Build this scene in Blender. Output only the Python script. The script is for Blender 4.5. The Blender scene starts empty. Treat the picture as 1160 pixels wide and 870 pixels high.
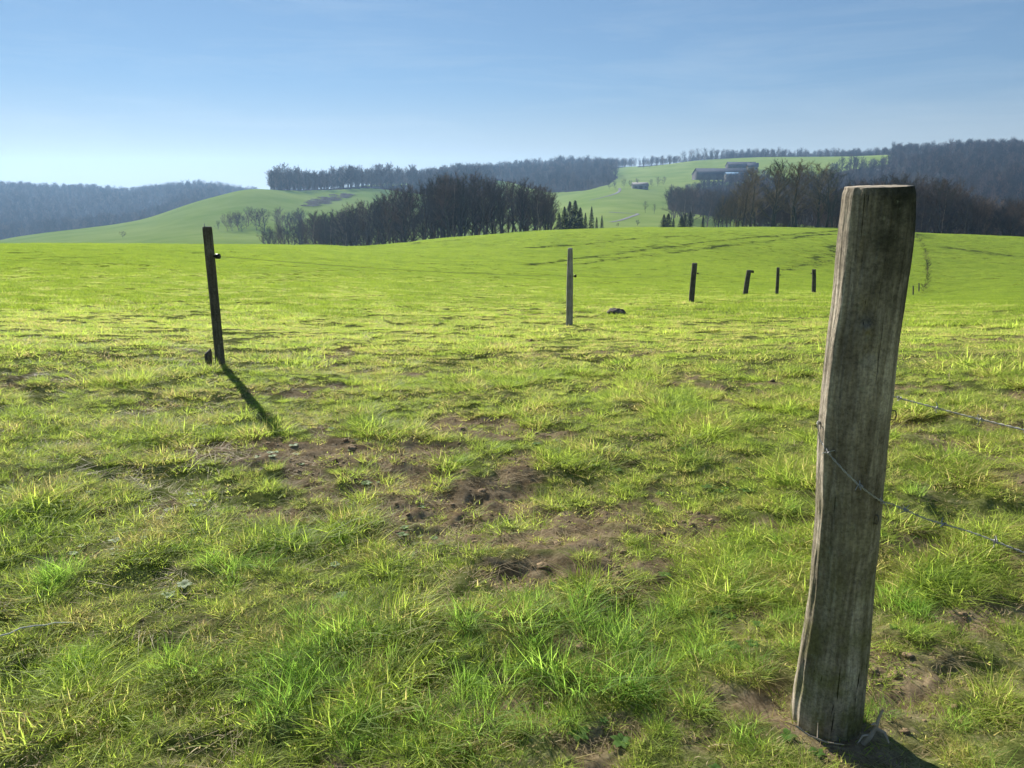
import bpy, math, random
import numpy as np
from mathutils import Vector

R = math.radians
rng = np.random.default_rng(7)
random.seed(7)
sc = bpy.context.scene
COL = sc.collection

# ------------------------------------------------------------------ camera
F, PITCH, EYE = 871.0, R(14.5), 1.5          # focal length in photo pixels (1160 wide)
cam_d = bpy.data.cameras.new('camera')
cam = bpy.data.objects.new('camera', cam_d); COL.objects.link(cam)
cam.location = (0, 0, EYE); cam.rotation_euler = (math.pi/2 - PITCH, 0, 0)
cam_d.sensor_fit = 'HORIZONTAL'; cam_d.sensor_width = 36.0; cam_d.lens = 36.0*F/1160
cam_d.clip_start = 0.05; cam_d.clip_end = 20000
sc.camera = cam

# ------------------------------------------------------------------ light
SUN_EL, SUN_AZ = R(26), R(-28.5)               # azimuth measured from +Y, negative = left
w = bpy.data.worlds.new('World'); sc.world = w; w.use_nodes = True
nt = w.node_tree
bg = nt.nodes['Background']; sky = nt.nodes.new('ShaderNodeTexSky')
sky.sky_type = 'NISHITA'; sky.sun_disc = False
sky.sun_elevation = SUN_EL; sky.sun_rotation = SUN_AZ
sky.altitude = 0; sky.air_density = 0.9; sky.dust_density = 0.0; sky.ozone_density = 7.0
bg.inputs['Strength'].default_value = 0.1
gm_ = nt.nodes.new('ShaderNodeGamma'); gm_.inputs[1].default_value = .55; nt.links.new(sky.outputs[0], gm_.inputs[0])
mu = nt.nodes.new('ShaderNodeMix'); mu.data_type = 'RGBA'; mu.blend_type = 'MULTIPLY'; mu.inputs[0].default_value = 1
nt.links.new(gm_.outputs[0], mu.inputs[6]); mu.inputs[7].default_value = (.68, .80, .91, 1)
# a breath of high cirrus
tc_ = nt.nodes.new('ShaderNodeTexCoord'); mp_ = nt.nodes.new('ShaderNodeMapping'); mp_.inputs['Scale'].default_value = (1.6, 2.2, 14); mp_.inputs['Rotation'].default_value = (.05, .06, .3)
ci_ = nt.nodes.new('ShaderNodeTexNoise'); ci_.inputs['Scale'].default_value = 2.2; ci_.inputs['Detail'].default_value = 7; ci_.inputs['Roughness'].default_value = .62; ci_.inputs['Distortion'].default_value = .4
cr_ = nt.nodes.new('ShaderNodeMapRange'); cr_.inputs[1].default_value = .48; cr_.inputs[2].default_value = .8; cr_.inputs[4].default_value = .2
nt.links.new(tc_.outputs['Generated'], mp_.inputs[0]); nt.links.new(mp_.outputs[0], ci_.inputs['Vector']); nt.links.new(ci_.outputs[0], cr_.inputs[0])
cm_ = nt.nodes.new('ShaderNodeMix'); cm_.data_type = 'RGBA'; nt.links.new(cr_.outputs[0], cm_.inputs[0]); nt.links.new(mu.outputs[2], cm_.inputs[6]); cm_.inputs[7].default_value = (2.9, 3.4, 3.7, 1)
# pale air low over the horizon
sx_ = nt.nodes.new('ShaderNodeSeparateXYZ'); nt.links.new(tc_.outputs['Generated'], sx_.inputs[0])
hz_ = nt.nodes.new('ShaderNodeMapRange'); hz_.interpolation_type = 'SMOOTHSTEP'; hz_.inputs[1].default_value = .13; hz_.inputs[2].default_value = 0; hz_.inputs[3].default_value = 0; hz_.inputs[4].default_value = .6
nt.links.new(sx_.outputs[2], hz_.inputs[0]); ch_ = nt.nodes.new('ShaderNodeMix'); ch_.data_type = 'RGBA'
nt.links.new(hz_.outputs[0], ch_.inputs[0]); nt.links.new(cm_.outputs[2], ch_.inputs[6]); ch_.inputs[7].default_value = (2.5, 2.65, 2.7, 1)
nt.links.new(ch_.outputs[2], bg.inputs[0])
sun_d = bpy.data.lights.new('sun', 'SUN'); sun_d.energy = 5.0; sun_d.angle = R(0.53); sun_d.color = (1, .95, .86)
sun = bpy.data.objects.new('sun', sun_d); COL.objects.link(sun)
sd = Vector((math.sin(SUN_AZ)*math.cos(SUN_EL), math.cos(SUN_AZ)*math.cos(SUN_EL), math.sin(SUN_EL)))
sun.rotation_euler = sd.to_track_quat('Z', 'Y').to_euler()
sc.view_settings.view_transform = 'Standard'; sc.view_settings.look = 'None'
sc.view_settings.exposure = 1.2; sc.view_settings.gamma = 1
sc.render.engine = 'CYCLES'
cy = sc.cycles
cy.max_bounces = 8; cy.diffuse_bounces = 5; cy.glossy_bounces = 2; cy.transmission_bounces = 4
cy.volume_bounces = 0; cy.transparent_max_bounces = 8; cy.caustics_reflective = False; cy.caustics_refractive = False
cy.use_denoising = True; cy.denoiser = 'OPENIMAGEDENOISE'; cy.denoising_input_passes = 'RGB_ALBEDO_NORMAL'; cy.denoising_prefilter = 'ACCURATE'
cy.use_adaptive_sampling = True; cy.adaptive_threshold = 0.01
cy.sample_clamp_indirect = 4

# ------------------------------------------------------------------ numpy helpers
def hash2(i, j, s):
    n = (i.astype(np.int64)*374761393 + j.astype(np.int64)*668265263 + s*974634777) & 0xffffffff
    n = ((n ^ (n >> 13))*1274126177) & 0xffffffff
    n = ((n ^ (n >> 16))*2246822519) & 0xffffffff
    return ((n ^ (n >> 15)) & 0xffffff)/float(0xffffff)
def vnoise(x, y, s=0):
    x = np.asarray(x, float); y = np.asarray(y, float)
    i = np.floor(x); j = np.floor(y); fx = x-i; fy = y-j
    fx = fx*fx*fx*(fx*(fx*6-15)+10); fy = fy*fy*fy*(fy*(fy*6-15)+10)
    a = hash2(i, j, s); b = hash2(i+1, j, s); c = hash2(i, j+1, s); d = hash2(i+1, j+1, s)
    return (a*(1-fx)+b*fx)*(1-fy) + (c*(1-fx)+d*fx)*fy
def fbm(x, y, o=4, s=0):
    t = 0; amp = .5; n = 0
    for k in range(o):
        t = t + amp*vnoise(x*2**k+k*17.3, y*2**k-k*9.1, s+k); n += amp; amp *= .5
    return t/n
def sstep(a, b, x):
    t = np.clip((x-a)/(b-a), 0, 1); return t*t*(3-2*t)
def pchip(xs, ys, x):
    xs = np.asarray(xs, float); ys = np.asarray(ys, float)
    h = np.diff(xs); d = np.diff(ys)/h
    m = np.zeros_like(ys); m[0] = d[0]; m[-1] = d[-1]
    for k in range(1, len(xs)-1):
        if d[k-1]*d[k] > 0:
            w1 = 2*h[k]+h[k-1]; w2 = h[k]+2*h[k-1]
            m[k] = (w1+w2)/(w1/d[k-1]+w2/d[k])
    x = np.clip(x, xs[0], xs[-1]); i = np.clip(np.searchsorted(xs, x)-1, 0, len(h)-1)
    t = (x-xs[i])/h[i]
    return ((2*t**3-3*t**2+1)*ys[i] + (t**3-2*t**2+t)*h[i]*m[i] + (-2*t**3+3*t**2)*ys[i+1] + (t**3-t**2)*h[i]*m[i+1])

# ------------------------------------------------------------------ terrain heights
def slope_of(v, u=580): return math.tan(math.atan((435-v)/F) - PITCH)*math.cos(az_of(u))
def az_of(u): return math.atan((u-580)/F/(math.cos(PITCH)+math.sin(PITCH)*math.tan(PITCH)))
NEAR = [(7.3, 413)]
PROF = {   # survey of the land: bearing -> (distance in m, sight line)
 -60: [(12.7,366),(22.8,333),(34,314),(55,293),(80,278),(115,300),(250,320),(400,300),(600,284),(800,284),(1000,262),(1400,222),(2000,240),(3500,250)],
   0: [(12.7,366),(22.8,333),(34,314),(55,292),(85,277),(120,300),(250,308),(400,288),(600,270),(800,278),(1000,262),(1400,219),(2000,240),(3500,250)],
 150: [(12.7,367),(22.8,335),(34,316),(55,293),(90,276),(130,298),(250,300),(400,272),(600,250),(800,262),(1000,252),(1400,222),(2000,240),(3500,250)],
 230: [(12.7,368),(22.8,336),(34,318),(60,294),(97,277),(135,294),(250,296),(400,264),(500,242),(620,226),(900,236),(1400,217),(2000,240),(3500,250)],
 290: [(12.7,368),(22.8,336),(34,318),(60,295),(103,277),(140,292),(260,294),(400,264),(500,238),(620,214),(900,228),(1400,224),(2000,240),(3500,250)],
 350: [(12.7,369),(22.8,337),(34,320),(60,298),(115,278),(150,290),(260,292),(400,266),(500,244),(600,224),(680,215),(900,222),(1400,224),(2000,240),(3500,250)],
 410: [(12.7,369),(22.8,338),(34,322),(60,301),(100,285),(132,279),(165,285),(260,290),(400,275),(500,250),(620,226),(720,212),(1000,210),(1500,216),(3500,250)],
 500: [(12.7,370),(22.8,340),(34,325),(60,304),(110,280),(155,270),(190,276),(260,290),(400,280),(600,250),(800,215),(1000,205),(1400,205),(3500,250)],
 600: [(12.7,370),(22.8,341),(34,328),(60,308),(100,284),(150,266),(180,262),(210,266),(280,284),(400,276),(600,254),(800,226),(1000,204),(1300,194),(1700,205),(3500,250)],
 650: [(12.7,370),(22.8,341),(34,330),(60,310),(100,286),(150,264),(182,260),(210,265),(280,278),(400,262),(600,238),(750,224),(900,214),(1150,196),(1400,188),(1800,200),(3500,250)],
 700: [(12.7,370),(22.8,342),(34,331),(60,312),(100,287),(150,264),(185,258.5),(210,262),(280,274),(400,262),(520,243),(640,229),(770,214),(900,208),(1150,194),(1400,189),(1800,200),(3500,250)],
 800: [(12.7,370),(22.8,342),(34,333),(60,315),(100,289),(150,264),(190,258),(215,262),(280,274),(400,262),(520,247),(640,236),(770,222),(900,207),(1050,195),(1250,181),(1700,190),(3500,250)],
 870: [(12.7,370),(22.8,342),(34,333),(60,318),(100,294),(150,266),(195,257.5),(220,262),(290,280),(400,272),(600,240),(800,212),(1000,193),(1250,178),(1700,190),(3500,250)],
 950: [(12.7,370),(22.8,342),(37,332),(60,324),(100,302),(150,271),(200,258.5),(225,262),(290,284),(400,278),(600,245),(800,215),(1000,192),(1250,178),(1700,190),(3500,250)],
1000: [(12.7,371),(22.8,346),(37,338),(60,331),(95,318),(150,284),(200,261),(225,265),(290,288),(400,282),(600,250),(800,215),(1000,192),(1250,176),(1700,190),(3500,250)],
1045: [(12.7,372),(22.8,350),(37,342),(60,337),(95,331),(150,293),(203,264),(230,268),(290,292),(400,284),(600,250),(800,215),(1000,188),(1250,174),(1700,190),(3500,250)],
1160: [(12.7,372),(22.8,350),(37,343),(60,337),(95,326),(150,297),(205,269),(235,273),(290,296),(400,288),(600,252),(800,213),(1000,186),(1250,171),(1700,190),(3500,250)],
1240: [(12.7,372),(22.8,350),(37,343),(60,337),(95,326),(150,300),(205,274),(235,278),(290,298),(400,290),(600,252),(800,213),(1000,186),(1250,171),(1700,190),(3500,250)],
}
LG = np.linspace(math.log(.1), math.log(4200), 1100)
cols, rows = [], []
for u_, kn in PROF.items():
    ks = [(.1, 0.0), (1.5, 0.0), (3.5, -.02)] + [(D, EYE + D*slope_of(v, u_)) for D, v in NEAR + kn]
    ks.append((4200, ks[-1][1]-8))
    cols.append(az_of(u_)); rows.append(pchip([math.log(k[0]) for k in ks], [k[1] for k in ks], LG))
rows = np.array(rows); cols = np.array(cols)
TG = np.linspace(cols[0], cols[-1], 420)
tab = np.stack([pchip(cols, rows[:, k], TG) for k in range(len(LG))], 1)     # TG x LG
ker = np.exp(-np.linspace(-2, 2, 9)**2); ker /= ker.sum()
tab = np.stack([np.convolve(np.pad(r_, 4, 'edge'), ker, 'valid') for r_ in tab])
ker2 = np.exp(-np.linspace(-2, 2, 13)**2); ker2 /= ker2.sum()
tab = np.stack([np.convolve(np.pad(c_, 6, 'edge'), ker2, 'valid') for c_ in tab.T]).T
mean_prof = tab.mean(0)

def base_h(x, y):
    x = np.asarray(x, float); y = np.asarray(y, float)
    D = np.maximum(np.hypot(x, y), .11); th = np.arctan2(x, y)
    a = np.clip((np.log(D)-LG[0])/(LG[1]-LG[0]), 0, len(LG)-1.001); i = a.astype(int); fa = a-i
    b = np.clip((th-TG[0])/(TG[1]-TG[0]), 0, len(TG)-1.001); j = b.astype(int); fb = b-j
    z = (tab[j, i]*(1-fa)+tab[j, i+1]*fa)*(1-fb) + (tab[j+1, i]*(1-fa)+tab[j+1, i+1]*fa)*fb
    m = mean_prof[i]*(1-fa)+mean_prof[i+1]*fa
    wgt = sstep(R(50), R(170), np.abs(th))
    return z*(1-wgt)+m*wgt

def at0(u, v):
    """point of the smooth land on a sight line (used to survey positions)"""
    d = np.array([(u-580)/F, math.cos(PITCH)+math.sin(PITCH)*(435-v)/F, -math.sin(PITCH)+math.cos(PITCH)*(435-v)/F])
    t = np.exp(np.linspace(math.log(1.0), math.log(2500), 6000))
    x, y, z = d[0]*t, d[1]*t, EYE+d[2]*t
    under = np.nonzero(z < base_h(x, y))[0]
    k = under[0] if len(under) else len(t)-1
    return x[k], y[k]
def atD(u, D):
    th = az_of(u); return D*math.sin(th), D*math.cos(th)

# bare and worn patches (centre u, v, half widths in m, strength)
PATCH = []
for (u, v, a, b, ang, s) in [(330,508,.55,.2,0,1.35),(400,515,.65,.24,0,1.35),(450,540,.7,.25,-12,1.2),(520,565,.7,.24,-20,.95),(590,600,.5,.16,-8,.75),(720,612,.5,.16,-5,.8),
        (480,478,.6,.2,0,.75),(560,488,.55,.22,-10,.7),(285,505,.13,.12,0,1.1),(660,645,.35,.13,0,.9),(610,640,.3,.1,0,.75),
        (740,577,.4,.11,0,.65),(860,590,.45,.2,0,.7),(890,650,.3,.12,0,.9),(1060,618,.35,.14,0,.8),(325,580,.3,.11,0,.7),(130,628,.25,.08,0,.55),
        (670,640,.1,.06,0,.9),(730,648,.06,.05,0,1.1),(940,840,.28,.16,0,.8),(770,800,.16,.12,0,.6),(620,357,.8,.35,0,.75),(700,357,.5,.25,0,.6),(380,440,.6,.25,0,.35),
        (40,640,.25,.1,0,.4),(620,800,.2,.1,0,.5),(820,700,.3,.12,0,.5),(1130,700,.2,.15,0,.45),(480,660,.2,.08,0,.5),(220,700,.25,.06,0,.45)]:
    x, y = at0(u, v); PATCH.append((x, y, a, b, R(ang), s))
def soil_mask(x, y):
    m = np.zeros_like(x)
    wx = x + .22*(fbm(x*2.1, y*2.1, 3, 31)-.5); wy = y + .22*(fbm(x*2.1, y*2.1, 3, 41)-.5)
    for (cx, cy_, a, b, an, s) in PATCH:
        dx, dy = wx-cx, wy-cy_
        ca, sa = math.cos(an), math.sin(an)
        p = (dx*ca+dy*sa)/a; q = (-dx*sa+dy*ca)/b
        m = np.maximum(m, s*np.exp(-.6*(p*p+q*q)))
    n = fbm(x*4.2, y*5.5, 5, 51)
    near = 1-sstep(9, 16, np.hypot(x, y))
    general = sstep(.52, .70, fbm(x*1.6, y*1.9, 4, 61))*.55*near
    return sstep(.30, .82, np.maximum(m*1.08, general) + (n-.5)*1.9*(.25+np.minimum(m+general, 1)))
def pits(x, y): return sstep(.58, .68, fbm(x*3.3+7, y*3.3, 3, 8))
def tuss(x, y):
    """where the grass stands longer (0..1)"""
    return sstep(.5, .72, fbm(x*2.6+3, y*2.6, 3, 71))
def micro_h(x, y, D):
    amp = 1-.75*sstep(14, 60, D)
    s = soil_mask(x, y)
    h = .085*(fbm(x*1.1, y*1.1, 3, 5)-.5) + .05*(fbm(x*3.6, y*3.6, 3, 6)-.5)
    pit = sstep(.60, .76, fbm(x*3.3+7, y*3.3, 3, 8))
    h = h - .03*pit + s*.05*(fbm(x*11, y*11, 5, 9)-.5) - .015*s + .02*(fbm(x*9, y*9, 3, 19)-.5)
    big = .25*(fbm(x*.06, y*.06, 3, 15)-.5)*sstep(25, 80, D)
    far = 4*(fbm(x*.006, y*.006, 3, 16)-.5)*sstep(450, 900, D)*0.6
    wp_ = np.exp(-(((x-.925)**2+(y-1.92)**2)/.06))
    return h*amp*(1-wp_) + .004*wp_ + big + far
def H(x, y):
    x = np.asarray(x, float); y = np.asarray(y, float)
    return base_h(x, y) + micro_h(x, y, np.hypot(x, y))
def H1(x, y): return float(H(np.array([x]), np.array([y]))[0])

# ------------------------------------------------------------------ material helpers
def mat(name):
    m = bpy.data.materials.new(name); m.use_nodes = True
    t = m.node_tree; t.nodes.clear()
    return m, t, (lambda k, **kw: mknode(t, k, **kw)), t.links.new
def mknode(t, kind, **kw):
    n = t.nodes.new(kind)
    for k, v in kw.items():
        if k.startswith('i_'):
            key = k[2:]; n.inputs[int(key) if key.isdigit() else key].default_value = v
        else: setattr(n, k, v)
    return n
def ramp(t, stops, fac=None):
    n = t.nodes.new('ShaderNodeValToRGB'); e = n.color_ramp.elements
    while len(e) < len(stops): e.new(.5)
    for el, (p, c) in zip(e, stops): el.position = p; el.color = (*c, 1) if len(c) == 3 else c
    if fac is not None: t.links.new(fac, n.inputs[0])
    return n
def mix(t, fac, a, b, mode='MIX'):
    n = t.nodes.new('ShaderNodeMix'); n.data_type = 'RGBA'; n.blend_type = mode
    for s, val in ((0, fac), (6, a), (7, b)):
        if isinstance(val, (int, float)): n.inputs[s].default_value = val
        elif isinstance(val, tuple): n.inputs[s].default_value = (*val, 1)
        else: t.links.new(val, n.inputs[s])
    return n.outputs[2]
def finish(t, shader):
    o = t.nodes.new('ShaderNodeOutputMaterial'); t.links.new(shader, o.inputs[0])

def simple_mat(name, col, rough=.8, var=.25, scale=8, bump=0, metallic=0):
    m, t, N, L = mat(name)
    tc = N('ShaderNodeTexCoord'); no = N('ShaderNodeTexNoise', i_Scale=scale, i_Detail=5.0); L(tc.outputs['Object'], no.inputs['Vector'])
    r_ = ramp(t, [(.3, tuple(c*(1-var) for c in col)), (.7, tuple(min(c*(1+var), 1) for c in col))], no.outputs[0])
    b = N('ShaderNodeBsdfPrincipled', i_Roughness=rough, i_Metallic=metallic); L(r_.outputs[0], b.inputs[0]); b.inputs['Specular IOR Level'].default_value = .5 if metallic else .08
    if bump:
        bp = N('ShaderNodeBump', i_Strength=bump, i_Distance=.02); L(no.outputs[0], bp.inputs['Height']); L(bp.outputs[0], b.inputs['Normal'])
    finish(t, b.outputs[0]); return m

def grass_mat(name, dark, light, dry, dry_amt, transl=.5):
    m, t, N, L = mat(name)
    geo = N('ShaderNodeNewGeometry'); oi = N('ShaderNodeObjectInfo')
    n1 = N('ShaderNodeTexNoise', i_Scale=1.4, i_Detail=3.0); L(geo.outputs['Position'], n1.inputs['Vector'])
    n2 = N('ShaderNodeTexNoise', i_Scale=.22, i_Detail=3.0); L(geo.outputs['Position'], n2.inputs['Vector'])
    at_ = N('ShaderNodeAttribute', attribute_name='rnd')
    ad = N('ShaderNodeMath', operation='ADD'); L(n1.outputs[0], ad.inputs[0]); L(at_.outputs['Fac'], ad.inputs[1])
    ad2 = N('ShaderNodeMath', operation='ADD'); L(ad.outputs[0], ad2.inputs[0]); L(n2.outputs[0], ad2.inputs[1])
    ad3 = N('ShaderNodeMath', operation='MULTIPLY_ADD'); L(oi.outputs['Random'], ad3.inputs[0]); ad3.inputs[1].default_value = .9; L(ad2.outputs[0], ad3.inputs[2])
    mr = N('ShaderNodeMapRange'); L(ad3.outputs[0], mr.inputs[0]); mr.inputs[1].default_value = 1.2; mr.inputs[2].default_value = 2.7
    c = mix(t, mr.outputs[0], dark, light)
    n3 = N('ShaderNodeTexNoise', i_Scale=2.6, i_Detail=4.0); L(geo.outputs['Position'], n3.inputs['Vector'])
    hh = N('ShaderNodeMath', operation='MULTIPLY_ADD'); L(at_.outputs['Fac'], hh.inputs[0]); hh.inputs[1].default_value = -.5; L(n3.outputs[0], hh.inputs[2])
    dm = N('ShaderNodeMapRange'); L(hh.outputs[0], dm.inputs[0]); dm.inputs[1].default_value = .42-.3*dry_amt; dm.inputs[2].default_value = .62-.3*dry_amt
    dm.inputs[4].default_value = min(1, .4+dry_amt)
    c = mix(t, dm.outputs[0], c, dry)
    tt = N('ShaderNodeAttribute', attribute_name='tt')          # pale sheath at the blade's foot
    tr = ramp(t, [(0, (.55, .55, .55)), (.35, (0, 0, 0))], tt.outputs['Fac'])
    c = mix(t, tr.outputs[0], c, tuple(a*.8 for a in dry))
    d = N('ShaderNodeBsdfPrincipled', i_Roughness=.62); L(c, d.inputs[0]); d.inputs['Specular IOR Level'].default_value = .16
    tl = N('ShaderNodeBsdfTranslucent'); 
    c2 = mix(t, 1.0, c, (1.0, 1.0, .85), 'MULTIPLY')
    c3 = mix(t, 1.0, c2, (1.9, 1.9, 1.9), 'MULTIPLY'); L(c3, tl.inputs[0])
    ms = N('ShaderNodeMixShader', i_0=transl); L(d.outputs[0], ms.inputs[1]); L(tl.outputs[0], ms.inputs[2])
    finish(t, ms.outputs[0]); return m

M = {}
M['grass'] = grass_mat('pasture_grass', (.115, .18, .028), (.36, .455, .075), (.40, .33, .15), .5, .55)
M['tuft'] = grass_mat('lush_grass', (.09, .185, .03), (.27, .42, .07), (.34, .29, .12), .12, .55)
M['crop'] = grass_mat('young_crop', (.105, .17, .02), (.23, .30, .036), (.24, .23, .07), .05)
M['straw'] = grass_mat('dead_grass', (.20, .155, .085), (.42, .34, .20), (.34, .27, .14), .5, .3)
M['weed'] = grass_mat('weed_leaf', (.05, .12, .02), (.12, .22, .04), (.2, .22, .06), .0, .4)

def ground_mat():
    m, t, N, L = mat('meadow_ground')
    geo = N('ShaderNodeNewGeometry'); P = geo.outputs['Position']
    s = N('ShaderNodeAttribute', attribute_name='soil'); tk = N('ShaderNodeAttribute', attribute_name='track'); fr = N('ShaderNodeAttribute', attribute_name='far')
    def noise(sc_, det=5, rough=.6):
        n = N('ShaderNodeTexNoise', i_Scale=sc_, i_Detail=float(det), i_Roughness=rough); L(P, n.inputs['Vector']); return n.outputs[0]
    fine = noise(70, 8, .8); mid = noise(9, 7, .7); broad = noise(.35, 5, .6); vb = noise(.02, 4)
    soilc = ramp(t, [(.28, (.035, .022, .013)), (.45, (.18, .13, .075)), (.57, (.33, .255, .155)), (.72, (.50, .41, .26))], mix(t, .5, fine, mid)).outputs[0]
    thatch = ramp(t, [(.36, (.04, .048, .015)), (.5, (.13, .15, .04)), (.62, (.31, .29, .14))], mix(t, .45, fine, mid)).outputs[0]
    near = mix(t, s.outputs['Fac'], thatch, soilc)
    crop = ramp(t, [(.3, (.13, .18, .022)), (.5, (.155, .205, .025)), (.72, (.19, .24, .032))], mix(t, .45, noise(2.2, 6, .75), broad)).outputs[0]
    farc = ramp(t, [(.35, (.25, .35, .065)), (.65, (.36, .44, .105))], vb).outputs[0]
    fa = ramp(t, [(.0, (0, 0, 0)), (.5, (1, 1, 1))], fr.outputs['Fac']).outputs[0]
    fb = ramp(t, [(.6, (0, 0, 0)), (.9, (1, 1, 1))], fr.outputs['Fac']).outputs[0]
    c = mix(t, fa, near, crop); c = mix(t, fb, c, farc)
    c = mix(t, tk.outputs['Fac'], c, (.055, .075, .02))
    fo = N('ShaderNodeAttribute', attribute_name='litter')
    c = mix(t, fo.outputs['Fac'], c, (.06, .048, .032))
    b = N('ShaderNodeBsdfDiffuse', i_Roughness=.6); L(c, b.inputs[0])
    bm_ = N('ShaderNodeBump', i_Strength=.8, i_Distance=.012); L(mix(t, .5, fine, mid), bm_.inputs['Height'])
    L(bm_.outputs[0], b.inputs['Normal'])
    # thin upright leaves let the low sun through, also where the sward is too far off to model leaf by leaf
    tl = N('ShaderNodeBsdfTranslucent')
    finish(t, b.outputs[0]); return m
M['ground'] = ground_mat()

def wood_mat(name, c1, c2, c3, grain=1.0, moss=.0):
    m, t, N, L = mat(name)
    tc = N('ShaderNodeTexCoord'); mp = N('ShaderNodeMapping'); L(tc.outputs['Object'], mp.inputs[0]); mp.inputs['Scale'].default_value = (42*grain, 42*grain, 3.0*grain)
    n1 = N('ShaderNodeTexNoise', i_Scale=1.0, i_Detail=8.0, i_Roughness=.68, i_Distortion=.6); L(mp.outputs[0], n1.inputs['Vector'])
    n2 = N('ShaderNodeTexNoise', i_Scale=7.0, i_Detail=5.0); L(tc.outputs['Object'], n2.inputs['Vector'])
    c = ramp(t, [(.28, c1), (.5, c2), (.72, c3)], n1.outputs[0]).outputs[0]
    blot = ramp(t, [(.42, (0, 0, 0)), (.62, (1, 1, 1))], n2.outputs[0]).outputs[0]
    c = mix(t, blot, c, mix(t, .55, c, c1))
    mp2 = N('ShaderNodeMapping'); L(tc.outputs['Object'], mp2.inputs[0]); mp2.inputs['Scale'].default_value = (85*grain, 85*grain, 2.2*grain)
    v = N('ShaderNodeTexNoise', i_Scale=1.0, i_Detail=3.0, i_Roughness=.5); L(mp2.outputs[0], v.inputs['Vector']); v.inputs['Distortion'].default_value = .9
    crack = ramp(t, [(.29, (1, 1, 1)), (.325, (0, 0, 0))], v.outputs[0]).outputs[0]
    c = mix(t, crack, c, (.018, .015, .012))
    if moss:
        n4 = N('ShaderNodeTexNoise', i_Scale=11.0, i_Detail=6.0); L(tc.outputs['Object'], n4.inputs['Vector'])
        sp = N('ShaderNodeSeparateXYZ'); L(tc.outputs['Object'], sp.inputs[0])
        mz = N('ShaderNodeMapRange'); L(sp.outputs[2], mz.inputs[0]); mz.inputs[1].default_value = .9; mz.inputs[2].default_value = .0
        mm = N('ShaderNodeMath', operation='MULTIPLY'); L(ramp(t, [(.4, (0, 0, 0)), (.6, (1, 1, 1))], n4.outputs[0]).outputs[0], mm.inputs[0]); L(mz.outputs[0], mm.inputs[1])
        mm2 = N('ShaderNodeMath', operation='MULTIPLY', i_1=moss); L(mm.outputs[0], mm2.inputs[0])
        c = mix(t, mm2.outputs[0], c, (.12, .12, .035))
        # algae stain plus shade painted into the colour of the upper front
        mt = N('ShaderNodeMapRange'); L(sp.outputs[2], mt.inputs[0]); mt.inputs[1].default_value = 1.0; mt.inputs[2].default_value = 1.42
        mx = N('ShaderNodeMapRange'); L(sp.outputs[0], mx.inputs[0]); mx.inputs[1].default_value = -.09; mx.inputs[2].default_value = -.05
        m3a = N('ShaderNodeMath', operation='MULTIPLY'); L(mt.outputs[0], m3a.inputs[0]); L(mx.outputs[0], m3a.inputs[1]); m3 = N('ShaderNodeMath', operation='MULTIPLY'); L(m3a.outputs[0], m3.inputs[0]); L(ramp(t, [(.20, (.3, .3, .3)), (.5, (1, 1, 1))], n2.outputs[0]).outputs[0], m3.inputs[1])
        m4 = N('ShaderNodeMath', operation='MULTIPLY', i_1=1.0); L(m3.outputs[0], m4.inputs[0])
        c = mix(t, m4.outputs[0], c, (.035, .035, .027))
    n5 = N('ShaderNodeTexNoise', i_Scale=95.0, i_Detail=6.0, i_Roughness=.75); L(tc.outputs['Object'], n5.inputs['Vector'])
    c = mix(t, .75, c, ramp(t, [(.35, (.45, .45, .45)), (.5, (1, 1, 1)), (.66, (1.5, 1.5, 1.45))], n5.outputs[0]).outputs[0], 'MULTIPLY')
    vo = N('ShaderNodeTexNoise', i_Scale=24.0, i_Detail=7.0, i_Roughness=.7); L(tc.outputs['Object'], vo.inputs['Vector'])
    c = mix(t, ramp(t, [(.60, (0, 0, 0)), (.68, (.6, .6, .6))], vo.outputs[0]).outputs[0], c, (.24, .25, .19))
    b = N('ShaderNodeBsdfPrincipled', i_Roughness=.9); L(c, b.inputs[0]); b.inputs['Specular IOR Level'].default_value = .08
    bp = N('ShaderNodeBump', i_Strength=1.0, i_Distance=.008); L(mix(t, crack, n1.outputs[0], (0., 0., 0.)), bp.inputs['Height']); L(bp.outputs[0], b.inputs['Normal'])
    finish(t, b.outputs[0]); return m
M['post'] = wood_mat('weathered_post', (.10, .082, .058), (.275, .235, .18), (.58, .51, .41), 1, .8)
M['post_dark'] = wood_mat('old_dark_post', (.05, .046, .037), (.115, .103, .083), (.20, .18, .145), 1.3)
M['post_pale'] = wood_mat('pale_post', (.20, .18, .15), (.34, .315, .27), (.46, .43, .375), 1.3)
M['bark'] = simple_mat('bark', (.085, .076, .066), .9, .35, 2.5)
M['bark_green'] = simple_mat('mossy_bark', (.055, .058, .036), .9, .35, 2.5)
M['twig'] = simple_mat('twigs', (.05, .042, .038), .9, .3, .4)
M['twig_green'] = simple_mat('budding_twigs', (.066, .064, .042), .9, .3, .4)
M['twig_far'] = simple_mat('far_twigs', (.05, .043, .042), .9, .35, .15)
for k_ in ('twig', 'twig_green', 'twig_far', 'bark'):          # every tree has its own tone
    m_ = M[k_]; t_ = m_.node_tree; b_ = [n for n in t_.nodes if n.type == 'BSDF_PRINCIPLED'][0]; src = b_.inputs[0].links[0].from_socket
    oi_ = t_.nodes.new('ShaderNodeObjectInfo'); rr_ = ramp(t_, [(0, (.55, .6, .6)), (.35, (.9, 1.0, .75)), (.7, (1.5, 1.2, .9)), (1, (2.9, 2.4, 1.9))], oi_.outputs['Random'])
    t_.links.new(mix(t_, 1.0, src, rr_.outputs[0], 'MULTIPLY'), b_.inputs[0])
M['needle'] = simple_mat('spruce_needles', (.022, .04, .02), .8, .4, 1.5)
M['wire'] = simple_mat('galvanised_wire', (.38, .37, .355), .5, .35, 60, 0, .3)
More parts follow.
